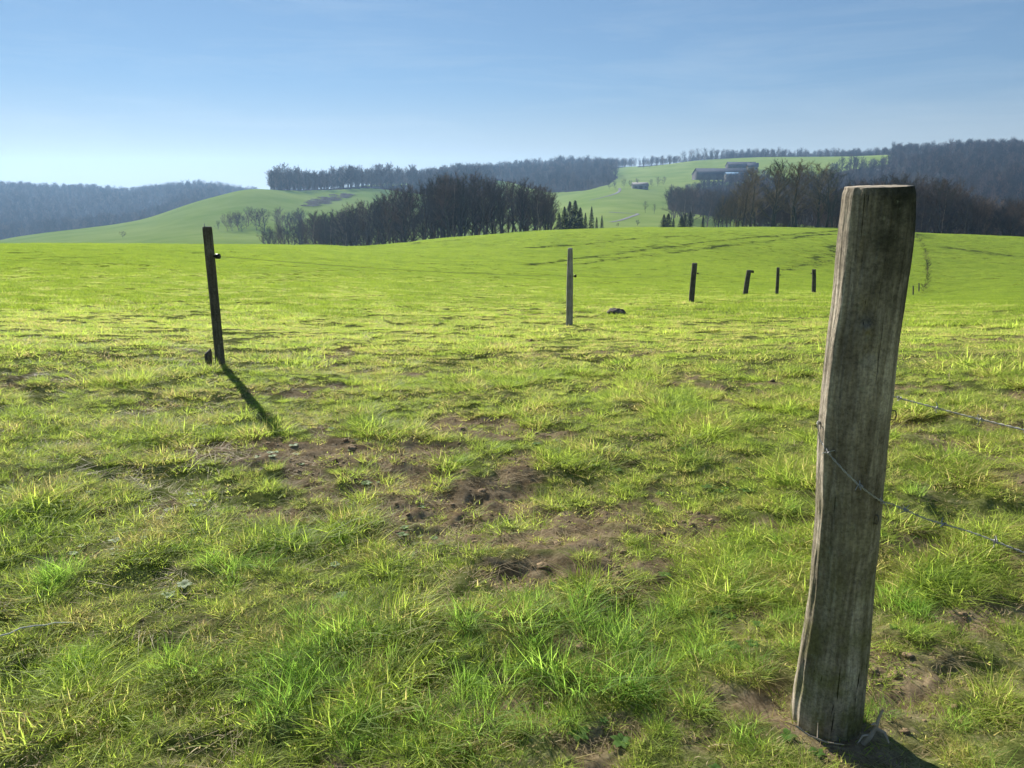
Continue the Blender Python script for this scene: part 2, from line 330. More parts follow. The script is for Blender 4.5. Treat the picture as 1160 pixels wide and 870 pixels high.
M['rust'] = simple_mat('dull_wire', (.10, .09, .085), .6, .35, 60, 0, .6)
M['black'] = simple_mat('black_plastic', (.02, .02, .02), .4, .2, 20)
M['cord'] = simple_mat('white_cord', (.55, .53, .48), .7, .2, 40)
M['clod'] = simple_mat('soil_clods', (.22, .16, .095), .95, .45, 14, .5)
M['root'] = simple_mat('dry_root', (.38, .31, .23), .85, .3, 30, .4)
M['roof_dark'] = simple_mat('dark_roof', (.03, .034, .05), .9, .2, .5)
M['roof_blue'] = simple_mat('pale_blue_roof', (.10, .17, .26), .8, .1, .5)
M['wall'] = simple_mat('rendered_wall', (.16, .155, .15), .8, .15, .6)
M['wall_dark'] = simple_mat('timber_wall', (.05, .045, .045), .8, .2, .6)
M['glass'] = simple_mat('window_glass', (.03, .035, .045), .15, .1, 1)
M['road'] = simple_mat('gravel_road', (.17, .165, .155), .9, .15, .4)

# ------------------------------------------------------------------ object helpers
def tag(o, label=None, cat=None, group=None, kind=None):
    if label: o['label'] = label
    if cat: o['category'] = cat
    if group: o['group'] = group
    if kind: o['kind'] = kind
    return o
def np_mesh(name, V, faces, m=None, smooth=False, attrs=None):
    """V: (n,3); faces: list of (k,n_side) int arrays"""
    me = bpy.data.meshes.new(name)
    V = np.asarray(V, np.float32); me.vertices.add(len(V)); me.vertices.foreach_set('co', V.ravel())
    faces = [np.asarray(f, np.int32) for f in faces if len(f)]
    nl = sum(f.size for f in faces); nf = sum(len(f) for f in faces)
    if nf:
        me.loops.add(nl); me.loops.foreach_set('vertex_index', np.concatenate([f.ravel() for f in faces]))
        tot = np.concatenate([np.full(len(f), f.shape[1], np.int32) for f in faces])
        st = np.concatenate([[0], np.cumsum(tot)[:-1]]).astype(np.int32)
        me.polygons.add(nf); me.polygons.foreach_set('loop_start', st); me.polygons.foreach_set('loop_total', tot)
        if smooth: me.polygons.foreach_set('use_smooth', np.ones(nf, bool))
    for k, (ty, arr) in (attrs or {}).items():
        a = me.attributes.new(k, ty, 'POINT')
        a.data.foreach_set('vector' if ty == 'FLOAT_VECTOR' else 'value', np.asarray(arr, np.int32 if ty == 'INT' else np.float32).ravel())
    me.update(calc_edges=True)
    if m: me.materials.append(m)
    return me
def obj(name, me, parent=None, loc=(0, 0, 0), rot=(0, 0, 0), link=True):
    o = bpy.data.objects.new(name, me)
    o.location = loc; o.rotation_euler = rot
    if link: COL.objects.link(o)
    if parent: o.parent = parent
    return o
def empty(name, loc, rz=0):
    o = bpy.data.objects.new(name, None); COL.objects.link(o); o.location = loc; o.rotation_euler = (0, 0, rz); o.empty_display_size = .3
    return o
def tubes(P0, P1, R0, R1, n):
    """one open tube per segment, all at once -> V, quads"""
    P0, P1 = np.asarray(P0, float), np.asarray(P1, float); R0, R1 = np.asarray(R0), np.asarray(R1)
    d = P1-P0; L = np.linalg.norm(d, axis=1, keepdims=True); d = d/np.maximum(L, 1e-9)
    ref = np.where(np.abs(d[:, 2:3]) > .9, np.array([[1., 0, 0]]), np.array([[0, 0, 1.]]))
    a = np.cross(d, ref); a /= np.linalg.norm(a, axis=1, keepdims=True); b = np.cross(d, a)
    ang = np.arange(n)*2*math.pi/n
    ring = a[:, None]*np.cos(ang)[None, :, None] + b[:, None]*np.sin(ang)[None, :, None]
    V = np.concatenate([P0[:, None]+ring*R0[:, None, None], P1[:, None]+ring*R1[:, None, None]], 1)
    k = len(P0); base = (np.arange(k)*2*n)[:, None]; i = np.arange(n); j = (i+1) % n
    Q = np.stack([base+i, base+j, base+n+j, base+n+i], -1).reshape(-1, 4)
    return V.reshape(-1, 3), Q
def merge(parts):
    V = []; Fs = {}; off = 0
    for v, f in parts:
        V.append(v); Fs.setdefault(f.shape[1], []).append(f+off); off += len(v)
    return np.concatenate(V), [np.concatenate(x) for x in Fs.values()]
def poly_tube(pts, rad, n=8, cap=True):
    """continuous tube along a polyline"""
    pts = np.asarray(pts, float); m = len(pts); rad = np.broadcast_to(np.asarray(rad, float), (m,))
    d = np.gradient(pts, axis=0); d /= np.linalg.norm(d, axis=1, keepdims=True)
    a = np.cross(d[0], [0, 0, 1.]) if abs(d[0][2]) < .9 else np.cross(d[0], [1., 0, 0]); a /= np.linalg.norm(a)
    V = []
    ang = np.arange(n)*2*math.pi/n
    for k in range(m):
        a = a - d[k]*np.dot(a, d[k]); a /= np.linalg.norm(a); b = np.cross(d[k], a)
        V.append(pts[k] + rad[k]*(np.cos(ang)[:, None]*a + np.sin(ang)[:, None]*b))
    V = np.concatenate(V); i = np.arange(n); j = (i+1) % n
    Q = np.concatenate([np.stack([k*n+i, k*n+j, (k+1)*n+j, (k+1)*n+i], -1) for k in range(m-1)])
    fs = [Q]
    if cap: fs.append(np.array([list(range(n))[::-1], [(m-1)*n+q for q in range(n)]]))
    return V, fs
def box_vf(x0, x1, y0, y1, z0, z1):
    V = np.array([(x, y, z) for z in (z0, z1) for (x, y) in ((x0, y0), (x1, y0), (x1, y1), (x0, y1))], float)
    return V, np.array([(3, 2, 1, 0), (4, 5, 6, 7), (0, 1, 5, 4), (1, 2, 6, 5), (2, 3, 7, 6), (3, 0, 4, 7)])

# ------------------------------------------------------------------ the ground
fine = np.arange(-38, 38.001, .125); coarse1 = np.arange(-180, -38, 3.0); coarse2 = np.arange(41, 180, 3.0)
TH = np.radians(np.concatenate([coarse1, fine, coarse2])); nth = len(TH)
rad = [.25]
while rad[-1] < 2250: rad.append(rad[-1]*(1.0085 if rad[-1] > 1.2 else 1.08))
RD = np.array(rad); nr = len(RD)
RR, TT = np.meshgrid(RD, TH, indexing='ij')
X, Y = RR*np.sin(TT), RR*np.cos(TT)
soil = soil_mask(X, Y)
Z = H(X, Y)
# tractor lines in the crop (curved wheel tracks) given as sight points on the land
TRK = [[(600,300),(660,292),(720,284),(780,277),(840,270),(900,266),(950,261)],[(640,300),(700,292),(760,286),(820,279),(880,272),(945,265)],
       [(890,306),(915,297),(940,285),(948,276)],[(925,300),(940,292),(952,284)],
       [(430,277),(470,276),(510,273),(545,270)],[(600,281),(660,277),(720,270),(790,266)],[(1075,281),(1105,285),(1150,291)]]
TRK = [np.array([at0(*p) for p in T_]) for T_ in TRK]
def track_at(X, Y):
    tr_ = np.zeros_like(X)
    for P_ in TRK:
        for a, b in zip(P_[:-1], P_[1:]):
            ab = b-a; L2 = ab@ab
            tpar = np.clip(((X-a[0])*ab[0]+(Y-a[1])*ab[1])/L2, 0, 1)
            dd = np.hypot(X-a[0]-tpar*ab[0], Y-a[1]-tpar*ab[1])
            tr_ = np.maximum(tr_, np.exp(-(dd/(.4+.007*np.hypot(X, Y)))**2)*(.7+.3*vnoise(X*.1, Y*.1, 77)))
    return tr_
track = track_at(X, Y)
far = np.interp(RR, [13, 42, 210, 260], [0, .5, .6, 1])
litter = np.zeros_like(X)
V = np.stack([X, Y, Z], -1).reshape(-1, 3)
i = np.arange(nr-1)[:, None]; j = np.arange(nth)[None]; j2 = (j+1) % nth
Q = np.stack([i*nth+j, (i+1)*nth+j, (i+1)*nth+j2, i*nth+j2], -1).reshape(-1, 4)[:, ::-1]
hub = np.arange(nth-1); cap = np.stack([np.full(nth, len(V)), (np.arange(nth)), (np.arange(nth)+1) % nth], -1)[:, ::-1]
V = np.concatenate([V, [[0, 0, H1(0, 0)]]])
pad = lambda a: np.append(a.ravel(), 0)

# distant woods: outline in bearing/distance, used for the litter under them and the trees on them
def in_poly(u, D, poly):
    inside = np.zeros(np.shape(u), bool); n = len(poly)
    for k in range(n):
        (x1, y1), (x2, y2) = poly[k], poly[(k+1) % n]
        c = ((y1 > D) != (y2 > D)) & (u < (x2-x1)*(D-y1)/(y2-y1+1e-9)+x1)
        inside ^= c
    return inside
WOODS = {
 'left_ridge': [(-120,860),(60,850),(150,830),(225,960),(262,1180),(292,1330),(292,1480),(-120,1600)],
 'ridge_clump': [(306,640),(330,655),(400,690),(480,740),(560,790),(560,1050),(480,900),(400,850),(306,760)],
 'centre_hill': [(560,1000),(620,860),(668,840),(690,900),(700,1010),(690,1180),(720,1450),(500,1500),(470,900)],
 'valley_wood': [(757,600),(790,560),(850,520),(900,520),(900,760),(862,860),(800,860),(760,740)],
 'right_hill': [(900,520),(1000,500),(1290,480),(1290,1350),(1010,1350),(1003,1060),(960,1000),(930,900),(900,800)],
 'top_ridge': [(722,1270),(800,1275),(870,1275),(1000,1270),(1010,1330),(1010,1500),(800,1500),(722,1360)],
}
U_of = lambda th: 580 + F*(math.cos(PITCH)+math.sin(PITCH)*math.tan(PITCH))*np.tan(np.clip(th, -1.2, 1.2))
UU = U_of(TT)
for nm, poly in WOODS.items():
    litter = np.maximum(litter, in_poly(UU, RR, poly)*1.0*(np.abs(TT) < 1.0))
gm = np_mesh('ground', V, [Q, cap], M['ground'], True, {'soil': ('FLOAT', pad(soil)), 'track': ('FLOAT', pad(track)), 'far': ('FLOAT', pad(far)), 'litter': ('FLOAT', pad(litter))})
tag(obj('ground', gm), kind='structure')

# ------------------------------------------------------------------ scatter (geometry nodes instances on real points)
def scatter(name, protos, pts, rot, scl, idx, label):
    c = bpy.data.collections.new('library ' + name)
    for k, me in enumerate(protos):
        c.objects.link(bpy.data.objects.new('%s %02d' % (name, k), me))
    me = np_mesh(name, pts, [], None, False, {'rot': ('FLOAT_VECTOR', rot), 'scl': ('FLOAT_VECTOR', scl), 'idx': ('INT', idx)})
    o = obj(name, me)
    g = bpy.data.node_groups.new(name, 'GeometryNodeTree')
    g.interface.new_socket('Geometry', in_out='INPUT', socket_type='NodeSocketGeometry'); g.interface.new_socket('Geometry', in_out='OUTPUT', socket_type='NodeSocketGeometry')
    gi = g.nodes.new('NodeGroupInput'); go = g.nodes.new('NodeGroupOutput'); ip = g.nodes.new('GeometryNodeInstanceOnPoints')
    ci = g.nodes.new('GeometryNodeCollectionInfo'); ci.inputs[0].default_value = c; ci.inputs['Separate Children'].default_value = True; ci.inputs['Reset Children'].default_value = True
    def na(nm, ty):
        n = g.nodes.new('GeometryNodeInputNamedAttribute'); n.data_type = ty; n.inputs[0].default_value = nm; return n.outputs[0]
    L = g.links.new
    L(gi.outputs[0], ip.inputs['Points']); L(ci.outputs[0], ip.inputs['Instance']); ip.inputs['Pick Instance'].default_value = True
    L(na('idx', 'INT'), ip.inputs['Instance Index']); L(na('rot', 'FLOAT_VECTOR'), ip.inputs['Rotation']); L(na('scl', 'FLOAT_VECTOR'), ip.inputs['Scale'])
    L(ip.outputs[0], go.inputs[0])
    md = o.modifiers.new('scatter', 'NODES'); md.node_group = g
    return tag(o, label, kind='stuff')

# ------------------------------------------------------------------ grass blades
def blades(n, radius, hmin, hmax, wid, bend, m, seg=3, lean=.35, square=False, seed=0, flat=0):
    r = np.random.default_rng(seed)
    if square: bx, by = r.uniform(-radius, radius, n), r.uniform(-radius, radius, n)
    else:
        q = radius*np.sqrt(r.random(n)); a = r.random(n)*6.283; bx, by = q*np.cos(a), q*np.sin(a)
    h = r.uniform(hmin, hmax, n)*(.6+.8*r.random(n)); az = r.random(n)*6.283
    if not square: az = np.where(r.random(n) < .6, np.arctan2(by, bx)+r.normal(0, .6, n), az)
    w_ = wid*r.uniform(.6, 1.3, n); ln = lean*r.random(n)*h*2 + flat*h; bd = bend*h*r.random(n)*1.6
    fa = az+r.normal(0, .8, n)+math.pi/2      # width direction
    Vs = []; T = []
    for s in range(seg+1):
        t = s/seg
        off = ln*t + bd*t*t
        z = h*(t-.28*np.minimum(bd/np.maximum(h, 1e-6), 1)*t*t)*(1-.85*flat) - .006
        cx = bx+off*np.cos(az); cy_ = by+off*np.sin(az)
        ww = w_*(1-t**1.6)*.5
        if s < seg:
            Vs += [np.stack([cx-ww*np.cos(fa), cy_-ww*np.sin(fa), z], -1), np.stack([cx+ww*np.cos(fa), cy_+ww*np.sin(fa), z], -1)]; T += [t, t]
        else: Vs.append(np.stack([cx, cy_, z], -1)); T.append(t)
    nv = 2*seg+1
    V = np.stack(Vs, 1).reshape(-1, 3); b = (np.arange(n)*nv)[:, None]
    quads = [np.concatenate([b+2*s, b+2*s+1, b+2*s+3, b+2*s+2], 1) for s in range(seg-1)]
    tri = np.concatenate([b+2*(seg-1), b+2*(seg-1)+1, b+2*seg], 1)
    fs = ([np.concatenate(quads)] if quads else []) + [tri]
    return np_mesh('blades', V, fs, m, True, {'rnd': ('FLOAT', np.repeat(r.random(n), nv)), 'tt': ('FLOAT', np.tile(np.array(T), n))})

def wedge(r0, r1, dens, half=37.5, seed=1):
    r = np.random.default_rng(seed); ar = R(2*half)*(r1*r1-r0*r0)/2; n = int(ar*dens)
    q = np.sqrt(r.uniform(r0*r0, r1*r1, n)); a = R(1)*r.uniform(-half, half, n)
    return q*np.sin(a), q*np.cos(a), r
def sward(name, protos, zones, label, keep, size, seed):
    Xs, Ys, S, I = [], [], [], []
    for zi, (r0, r1, dens, which, sc0) in enumerate(zones):
        x, y, r = wedge(r0, r1, dens, seed=seed+zi)
        k = r.random(len(x)) < keep(x, y); x, y = x[k], y[k]
        Xs.append(x); Ys.append(y); S.append(sc0*size(x, y)*np.exp(np.clip(r.normal(-.03, .25, len(x)), -.6, .45))); I.append(r.choice(which, len(x)))
    x = np.concatenate(Xs); y = np.concatenate(Ys); s = np.concatenate(S); ix = np.concatenate(I)
    e = .25; r = np.random.default_rng(seed+99)
    z = H(x, y); gx = (base_h(x+e, y)-base_h(x-e, y))/(2*e); gy = (base_h(x, y+e)-base_h(x, y-e))/(2*e)
    rz = r.random(len(x))*6.283
    # tilt that follows the ground after turning about z
    rx = np.arctan(gx*-np.sin(rz)+gy*np.cos(rz)); ry = -np.arctan(gx*np.cos(rz)+gy*np.sin(rz))
    rot = np.stack([rx, ry, rz], -1)
    print(name, len(x))
    return scatter(name, protos, np.stack([x, y, z], -1), rot, np.stack([s, s, s*(.8+.5*r.random(len(x)))], -1), ix, label)

turf = [blades(70+25*(k % 2), .045+.012*(k//2), .014+.006*k, .034+.008*k, .0031, .95, M['grass'], 3, .8, seed=k) for k in range(4)] + \
       [blades(150, .085+.02*k, .013, .028+.008*k, .0046, .8, M['grass'], 2, .8, seed=10+k) for k in range(3)]
sward('pasture_grass', turf, [(1.2, 3.2, 430, [0, 1, 2, 3], .82), (3.2, 7, 360, [0, 1, 2, 3], .9), (7, 16, 95, [4, 5, 6], 1.0), (16, 55, 30, [4, 5, 6], 1.25)],
      'short bright green pasture grass covering the foreground', lambda x, y: np.clip(1.03-1.0*soil_mask(x, y)-.25*(1-tuss(x, y))-.6*pits(x, y)*(1-sstep(9, 22, np.hypot(x, y))), .12, 1)*(1-sstep(17, 54, np.hypot(x, y))), lambda x, y: .6+.7*tuss(x, y)+.2*(fbm(x*.5, y*.5, 2, 4)), 100)
def lush(x, y):
    m = tuss(x, y)*.35
    for (u, v, a, b, s) in [(690,740,.55,.4,1),(560,715,.35,.25,.8),(650,700,.4,.2,.8),(420,730,.4,.25,.7),(330,800,.3,.2,.7),(550,800,.3,.2,.7),(1040,770,.35,.3,.75),(1020,690,.25,.2,.7),(265,645,.12,.1,1),(800,820,.2,.15,.7),
                            (310,530,.12,.1,.9),(490,580,.2,.1,.5),(140,520,.5,.2,.5),(240,760,.4,.25,.55),(90,660,.3,.2,.6),(1080,570,.4,.25,.6),(620,560,.2,.12,.5),(860,780,.2,.2,.7),(1000,815,.14,.07,1),(960,800,.1,.05,.9),(905,815,.1,.06,.6),(470,780,.4,.25,.8)]:
        cx, cy_ = at0(u, v); m = np.maximum(m, s*np.exp(-.7*(((x-cx)/a)**2+((y-cy_)/b)**2)))
    return m
thatch = [blades(85, .11, .008, .02, .0042, .8, M['straw' if k == 0 else 'grass'], 2, 1.1, seed=80+k) for k in range(4)]
sward('low_thatch', thatch, [(1.2, 4, 80, [0, 1, 2, 3], 1.1), (4, 9, 60, [0, 1, 2, 3], 1.2)], 'matted short moss and dead stalks between the grass tufts', lambda x, y: np.clip(1-.5*soil_mask(x, y), 0, 1), lambda x, y: .9+0*x, 700)
tufts = [blades(60+15*k, .04+.012*k, .04+.01*k, .085+.01*k, .0032, .9, M['tuft'], 4, .5, seed=20+k) for k in range(4)] + [blades(60, .055, .03, .07, .003, .9, M['grass'], 3, .6, seed=30+k) for k in range(2)]
sward('grass_tufts', tufts, [(1.2, 4.2, 200, [0, 1, 2, 3, 4, 5], .76), (4.2, 9, 50, [0, 1, 2, 3, 4, 5], .62), (9, 30, 18, [0, 1, 2, 3, 4, 5], .7)],
      'longer darker green grass tufts in the foreground', lambda x, y: np.clip((lush(x, y)-.10)*1.3-.9*soil_mask(x, y)-.8*pits(x, y), 0, 1)*(1-sstep(15, 29, np.hypot(x, y))), lambda x, y: .45+.75*lush(x, y), 200)
straw = [blades(45, .09, .03, .07, .0022, .5, M['straw'], 3, 1.0, seed=40+k, flat=1.0) for k in range(3)]
sward('dead_grass', straw, [(1.2, 4.5, 75, [0, 1, 2], 1.0), (4.5, 12, 36, [0, 1, 2], 1.2)],
      'pale dead straw lying in the worn grass', lambda x, y: np.clip(.4+.9*np.sqrt(soil_mask(x, y)*(1.1-soil_mask(x, y)))*1.3, 0, 1), lambda x, y: .8+0*x, 300)
def mott(x, y): return np.maximum(sstep(35, 90, np.hypot(x, y))*.9, mott0(x, y))
def mott0(x, y): return sstep(.47, .62, fbm(x*.9+40, y*1.1, 4, 123)*.6+fbm(x*.22, y*.25, 3, 124)*.4)
crop = [blades(260, .3, .03, .065, .011, .6, M['crop'], 1, .5, True, seed=50+k) for k in range(4)]
sward('young_crop', crop, [(13, 30, 15, [0, 1, 2, 3], .9), (30, 60, 9, [0, 1, 2, 3], 1.1), (60, 110, 4.6, [0, 1, 2, 3], 1.35), (110, 212, 2.0, [0, 1, 2, 3], 1.75)],
      'even bright green young crop covering the field to its crest', lambda x, y: np.clip(sstep(11, 22, np.hypot(x, y))*(1-.9*soil_mask(x, y))*(.6+.4*mott(x, y))*(1-track_at(x, y)), 0, 1), lambda x, y: .68+.45*mott(x, y), 400)

# soil clods and broad-leaved weeds
def lump(n_lat, n_lon, seed, m, flatz=.7, rough=.35, rad=1.0):
    r = np.random.default_rng(seed); la = np.linspace(-math.pi/2, math.pi/2, n_lat); lo = np.arange(n_lon)*2*math.pi/n_lon
    A, O = np.meshgrid(la, lo, indexing='ij'); x = np.cos(A)*np.cos(O); y = np.cos(A)*np.sin(O); z = np.sin(A)
    ox, oy = r.uniform(0, 50, 2)
    d = rad*(1+rough*2*(fbm(x*1.7+z*1.3+ox, y*1.7-z*.9+oy, 3, seed)-.5)); V = np.stack([x*d, y*d, z*d*flatz], -1).reshape(-1, 3)
    i = np.arange(n_lat-1)[:, None]; j = np.arange(n_lon)[None]; j2 = (j+1) % n_lon
    return np_mesh('lump', V, [np.stack([i*n_lon+j, i*n_lon+j2, (i+1)*n_lon+j2, (i+1)*n_lon+j], -1).reshape(-1, 4)], m, True)
clods = [lump(9, 11, 60+k, M['clod'], .5, 1.1, .016) for k in range(4)]
sward('soil_clods', clods, [(1.3, 5, 420, [0, 1, 2, 3], .8), (5, 14, 130, [0, 1, 2, 3], 1.0)],
      'crumbled brown soil clods in the trampled patches', lambda x, y: np.clip(soil_mask(x, y)*1.1-.2, 0, 1)**1.5, lambda x, y: .25+1.0*np.random.default_rng(5).random(len(x))**4, 500)
def rosette(seed):
    r = np.random.default_rng(seed); parts = []; rn = []; tt = []
    for k in range(11):
        a = k*2.4+r.normal(0, .2); L_ = r.uniform(.02, .035); wv = L_*.55
        ts = np.linspace(0, 1, 5); V = []
        for t in ts:
            ww = wv*math.sin(math.pi*min(t*.9+.1, 1))**.8*.5; c = np.array([L_*t*math.cos(a), L_*t*math.sin(a), .004+L_*(.45*t-.35*t*t)]); s_ = np.array([-math.sin(a), math.cos(a), 0])
            V += [c-s_*ww, c+s_*ww]
        parts.append((np.array(V), np.array([(2*q, 2*q+1, 2*q+3, 2*q+2) for q in range(4)]))); rn += [r.random()]*10; tt += [1]*10
    V, fs = merge(parts); return np_mesh('rosette', V, fs, M['weed'], True, {'rnd': ('FLOAT', rn), 'tt': ('FLOAT', tt)})
sward('leafy_weeds', [rosette(k) for k in range(3)], [(1.4, 5, 30, [0, 1, 2], 1.1)], 'low broad leaved weeds and clover among the grass',
      lambda x, y: np.clip(sstep(.55, .7, fbm(x*1.7+9, y*1.7, 2, 91)), .06, 1), lambda x, y: .7+0*x, 600)

# ------------------------------------------------------------------ trees
def bare_tree(seed, h=15., spread=.24, clear=.33, limbs=20, subs=7, twigs=8, tw=.02, up=.9):
    """leafless tree: returns (trunk V,faces), (crown V,faces)"""
    r = np.random.default_rng(seed)
    n = 9; t = np.linspace(0, 1, n); lean = r.normal(0, .03, 2)*h
    wob = np.cumsum(r.normal(0, .010*h, (n, 2)), 0)
    trunk = np.stack([lean[0]*t+wob[:, 0]-wob[0, 0], lean[1]*t+wob[:, 1]-wob[0, 1], t*h*.86], -1)
    r0 = .0135*h*r.uniform(.85, 1.15); tr = r0*(1-.88*t**1.1); tr[0] *= 1.35
    tV, tF = poly_tube(trunk, tr, 8); S4 = []; S3 = []
    tp = lambda s: np.array([np.interp(s, t, trunk[:, k]) for k in range(3)])
    for k in range(limbs):
        s = clear+(1-clear)*((k+r.random())/limbs)**.85; s = min(s, .99)
        az = k*2.39996+r.normal(0, .4); p = tp(s)
        crown_r = spread*h*(.55+.45*math.sin(math.pi*min(.97, .22+.78*(s-clear)/(1-clear))))*(1-.35*(s-clear)/(1-clear))
        L_ = crown_r*r.uniform(.8, 1.25); el = r.uniform(.45, .95)*up
        d = np.array([math.cos(az)*math.cos(el), math.sin(az)*math.cos(el), math.sin(el)]); rr = np.interp(s, t, tr)*.5
        q = p.copy(); m = 5
        for a in range(m):
            d2 = d+r.normal(0, .14, 3)+np.array([0, 0, .12]); d2 /= np.linalg.norm(d2); q2 = q+d2*L_/m*1.25
            S4.append((q, q2, rr*(1-a/m*.8), rr*(1-(a+1)/m*.8)))
            ns = subs if a else subs//3
            for b in range(max(1, ns//2+1)):
                f = r.random(); sp = q+(q2-q)*f
                sdv = d2+r.normal(0, .55, 3)+np.array([0, 0, .25]); sdv /= np.linalg.norm(sdv); sl = L_*r.uniform(.22, .5)
                s1 = sp+sdv*sl*.5; sd3 = sdv+r.normal(0, .25, 3); sd3 /= np.linalg.norm(sd3); s2 = s1+sd3*sl*.5
                S3.append((sp, s1, max(rr*.32, tw*1.1), tw)); S3.append((s1, s2, tw, tw*.6))
                for c_ in range(twigs):
                    f = r.random(); o_ = sp+(s1-sp)*f*2 if f < .5 else s1+(s2-s1)*(f-.5)*2
                    td = sdv+r.normal(0, .6, 3)+np.array([0, 0, .2]); td /= np.linalg.norm(td)
                    S3.append((o_, o_+td*sl*r.uniform(.25, .7), tw*.7, tw*.3))
            q = q2; d = d2
    A = lambda S: ([s[0] for s in S], [s[1] for s in S], [s[2] for s in S], [s[3] for s in S])
    cV, cF = merge([tubes(*A(S4), 5), tubes(*A(S3), 3)])
    return (tV, tF), (cV, cF)
def tree_meshes(seed, barkm, twigm, **kw):
    (tv, tf), (cv, cf) = bare_tree(seed, **kw)
    return np_mesh('trunk', tv, tf, barkm, True), np_mesh('crown', cv, cf, twigm)
KIND = {
 'wood': [tree_meshes(100+k, M['bark'], M['twig'], h=15, spread=.25, clear=.03+.07*(k % 3), limbs=23, subs=5, twigs=7, tw=.017, up=1.15) for k in range(6)],
 'green': [tree_meshes(120+k, M['bark_green'], M['twig_green'], h=15, spread=.27, clear=.16, limbs=20, subs=5, twigs=7, tw=.017, up=1.1) for k in range(4)],
 'round': [tree_meshes(140+k, M['bark'], M['twig'], h=12, spread=.38, clear=.08, limbs=20, subs=5, twigs=8, tw=.019, up=.95) for k in range(4)],
}
HT = {'wood': 15, 'green': 15, 'round': 12}
PROTO = {}
def plant(kind, variant, x, y, h, name, label, cat, group, zoff=-.15, rz=None, wide=1.0, parts=('trunk', 'crown')):
    key = (kind, variant, name)
    s = h/HT[kind]; rz = random.uniform(0, 6.28) if rz is None else rz
    if key not in PROTO:
        root = empty(name, (x, y, H1(x, y)+zoff), rz)
        for pn, me in zip(parts, KIND[kind][variant]): obj(pn, me, root)
        PROTO[key] = root
    else:
        src = PROTO[key]; root = src.copy(); COL.objects.link(root)
        for ch in src.children:
            c = ch.copy(); COL.objects.link(c); c.parent = root
        root.location = (x, y, H1(x, y)+zoff); root.rotation_euler = (0, 0, rz)
    root.scale = (s*wide, s*wide, s)
    tag(root, label, cat, group); return root
def stand(poly_u, front, depth, n, tops, kind, name, label, group, seed, wide=1.0, hmin=6, hmax=24, gap=2.2, jit=3):
    """n individual trees in a strip; tops gives the skyline of the stand as surveyed"""
    r = np.random.default_rng(seed); placed = []
    u0, u1 = poly_u; tries = 0
    while len(placed) < n and tries < n*40:
        tries += 1
        u = r.uniform(u0, u1); D = np.interp(u, *zip(*front)) + depth*r.random()**1.4
        x, y = atD(u, D)
        if any((x-a)**2+(y-b)**2 < gap*gap for a, b in placed): continue
        zt = EYE+D*slope_of(np.interp(u, *zip(*tops))+r.uniform(-1, 1)*4.5+r.random()**2*jit*2, u)
        h = zt-H1(x, y)+.15
        if h < hmin: continue
        h = min(h, hmax)
        placed.append((x, y)); plant(kind, int(r.integers(len(KIND[kind]))), x, y, h, name, label, 'tree', group, wide=wide*r.uniform(.85, 1.2), rz=r.random()*6.28)
    print(name, group, len(placed))
stand((292, 634), [(290,300),(350,255),(450,205),(520,184),(634,190)], 62, 150,
      [(290,258),(330,249),(350,242),(400,229),(440,216),(470,204),(500,196),(530,196),(560,198),(590,203),(615,209),(634,228)],
      'wood', 'bare_tree', 'tall dark leafless tree in the dense wood behind the field crest, left of the spruces', 'leafless trees of the dark wood left of centre', 1, 1.15)
stand((236, 350), [(236,410),(350,400)], 45, 26, [(236,252),(245,244),(262,240),(275,236),(290,240),(320,238),(350,240)],
      'round', 'small_bare_tree', 'small blue grey leafless tree in the copse at the foot of the left meadow', 'leafless trees of the copse left of the dark wood', 2, 1.0, 4, 18)
stand((836, 950), [(836,205),(950,208)], 26, 15, [(836,207),(846,194),(860,188),(880,181),(915,176),(935,180),(950,192)],
      'green', 'bare_tree', 'tall mossy leafless tree in the row behind the crest, left of the big post', 'tall leafless trees left of the big post', 3, 1.3, 6, 28, 5.2)
stand((806, 836), [(806,205),(836,205)], 16, 9, [(806,232),(820,222),(836,222)],
      'green', 'slender_bare_tree', 'slender leafless sapling at the left end of the tall row behind the crest', 'slender leafless saplings beside the tall row', 4, .8, 4, 20, 1.5)
stand((945, 1200), [(945,228),(1030,228),(1200,235)], 60, 84, [(945,212),(970,205),(1010,200),(1045,196),(1075,205),(1100,218),(1130,228),(1200,226)],
      'round', 'broad_bare_tree', 'broad brown leafless tree in the thicket around and right of the big post', 'brown leafless trees behind the right field', 5, .95, 5, 22, 2.4, 6)
stand((840, 950), [(840,230),(950,235)], 25, 26, [(840,226),(900,222),(950,220)],
      'round', 'brown_bare_tree', 'low brown leafless tree standing behind the tall mossy row', 'brown undergrowth trees behind the tall row', 6, .95, 4, 18, 2.2, 6)
stand((758, 880), [(758,470),(800,430),(880,400)], 130, 60, [(758,224),(765,205),(790,198),(830,198),(880,198)],
      'round', 'round_bare_tree', 'round crowned grey leafless tree on the slope below the farm', 'round leafless trees on the slope below the farm', 7, 1.0, 5, 19, 4, 12)
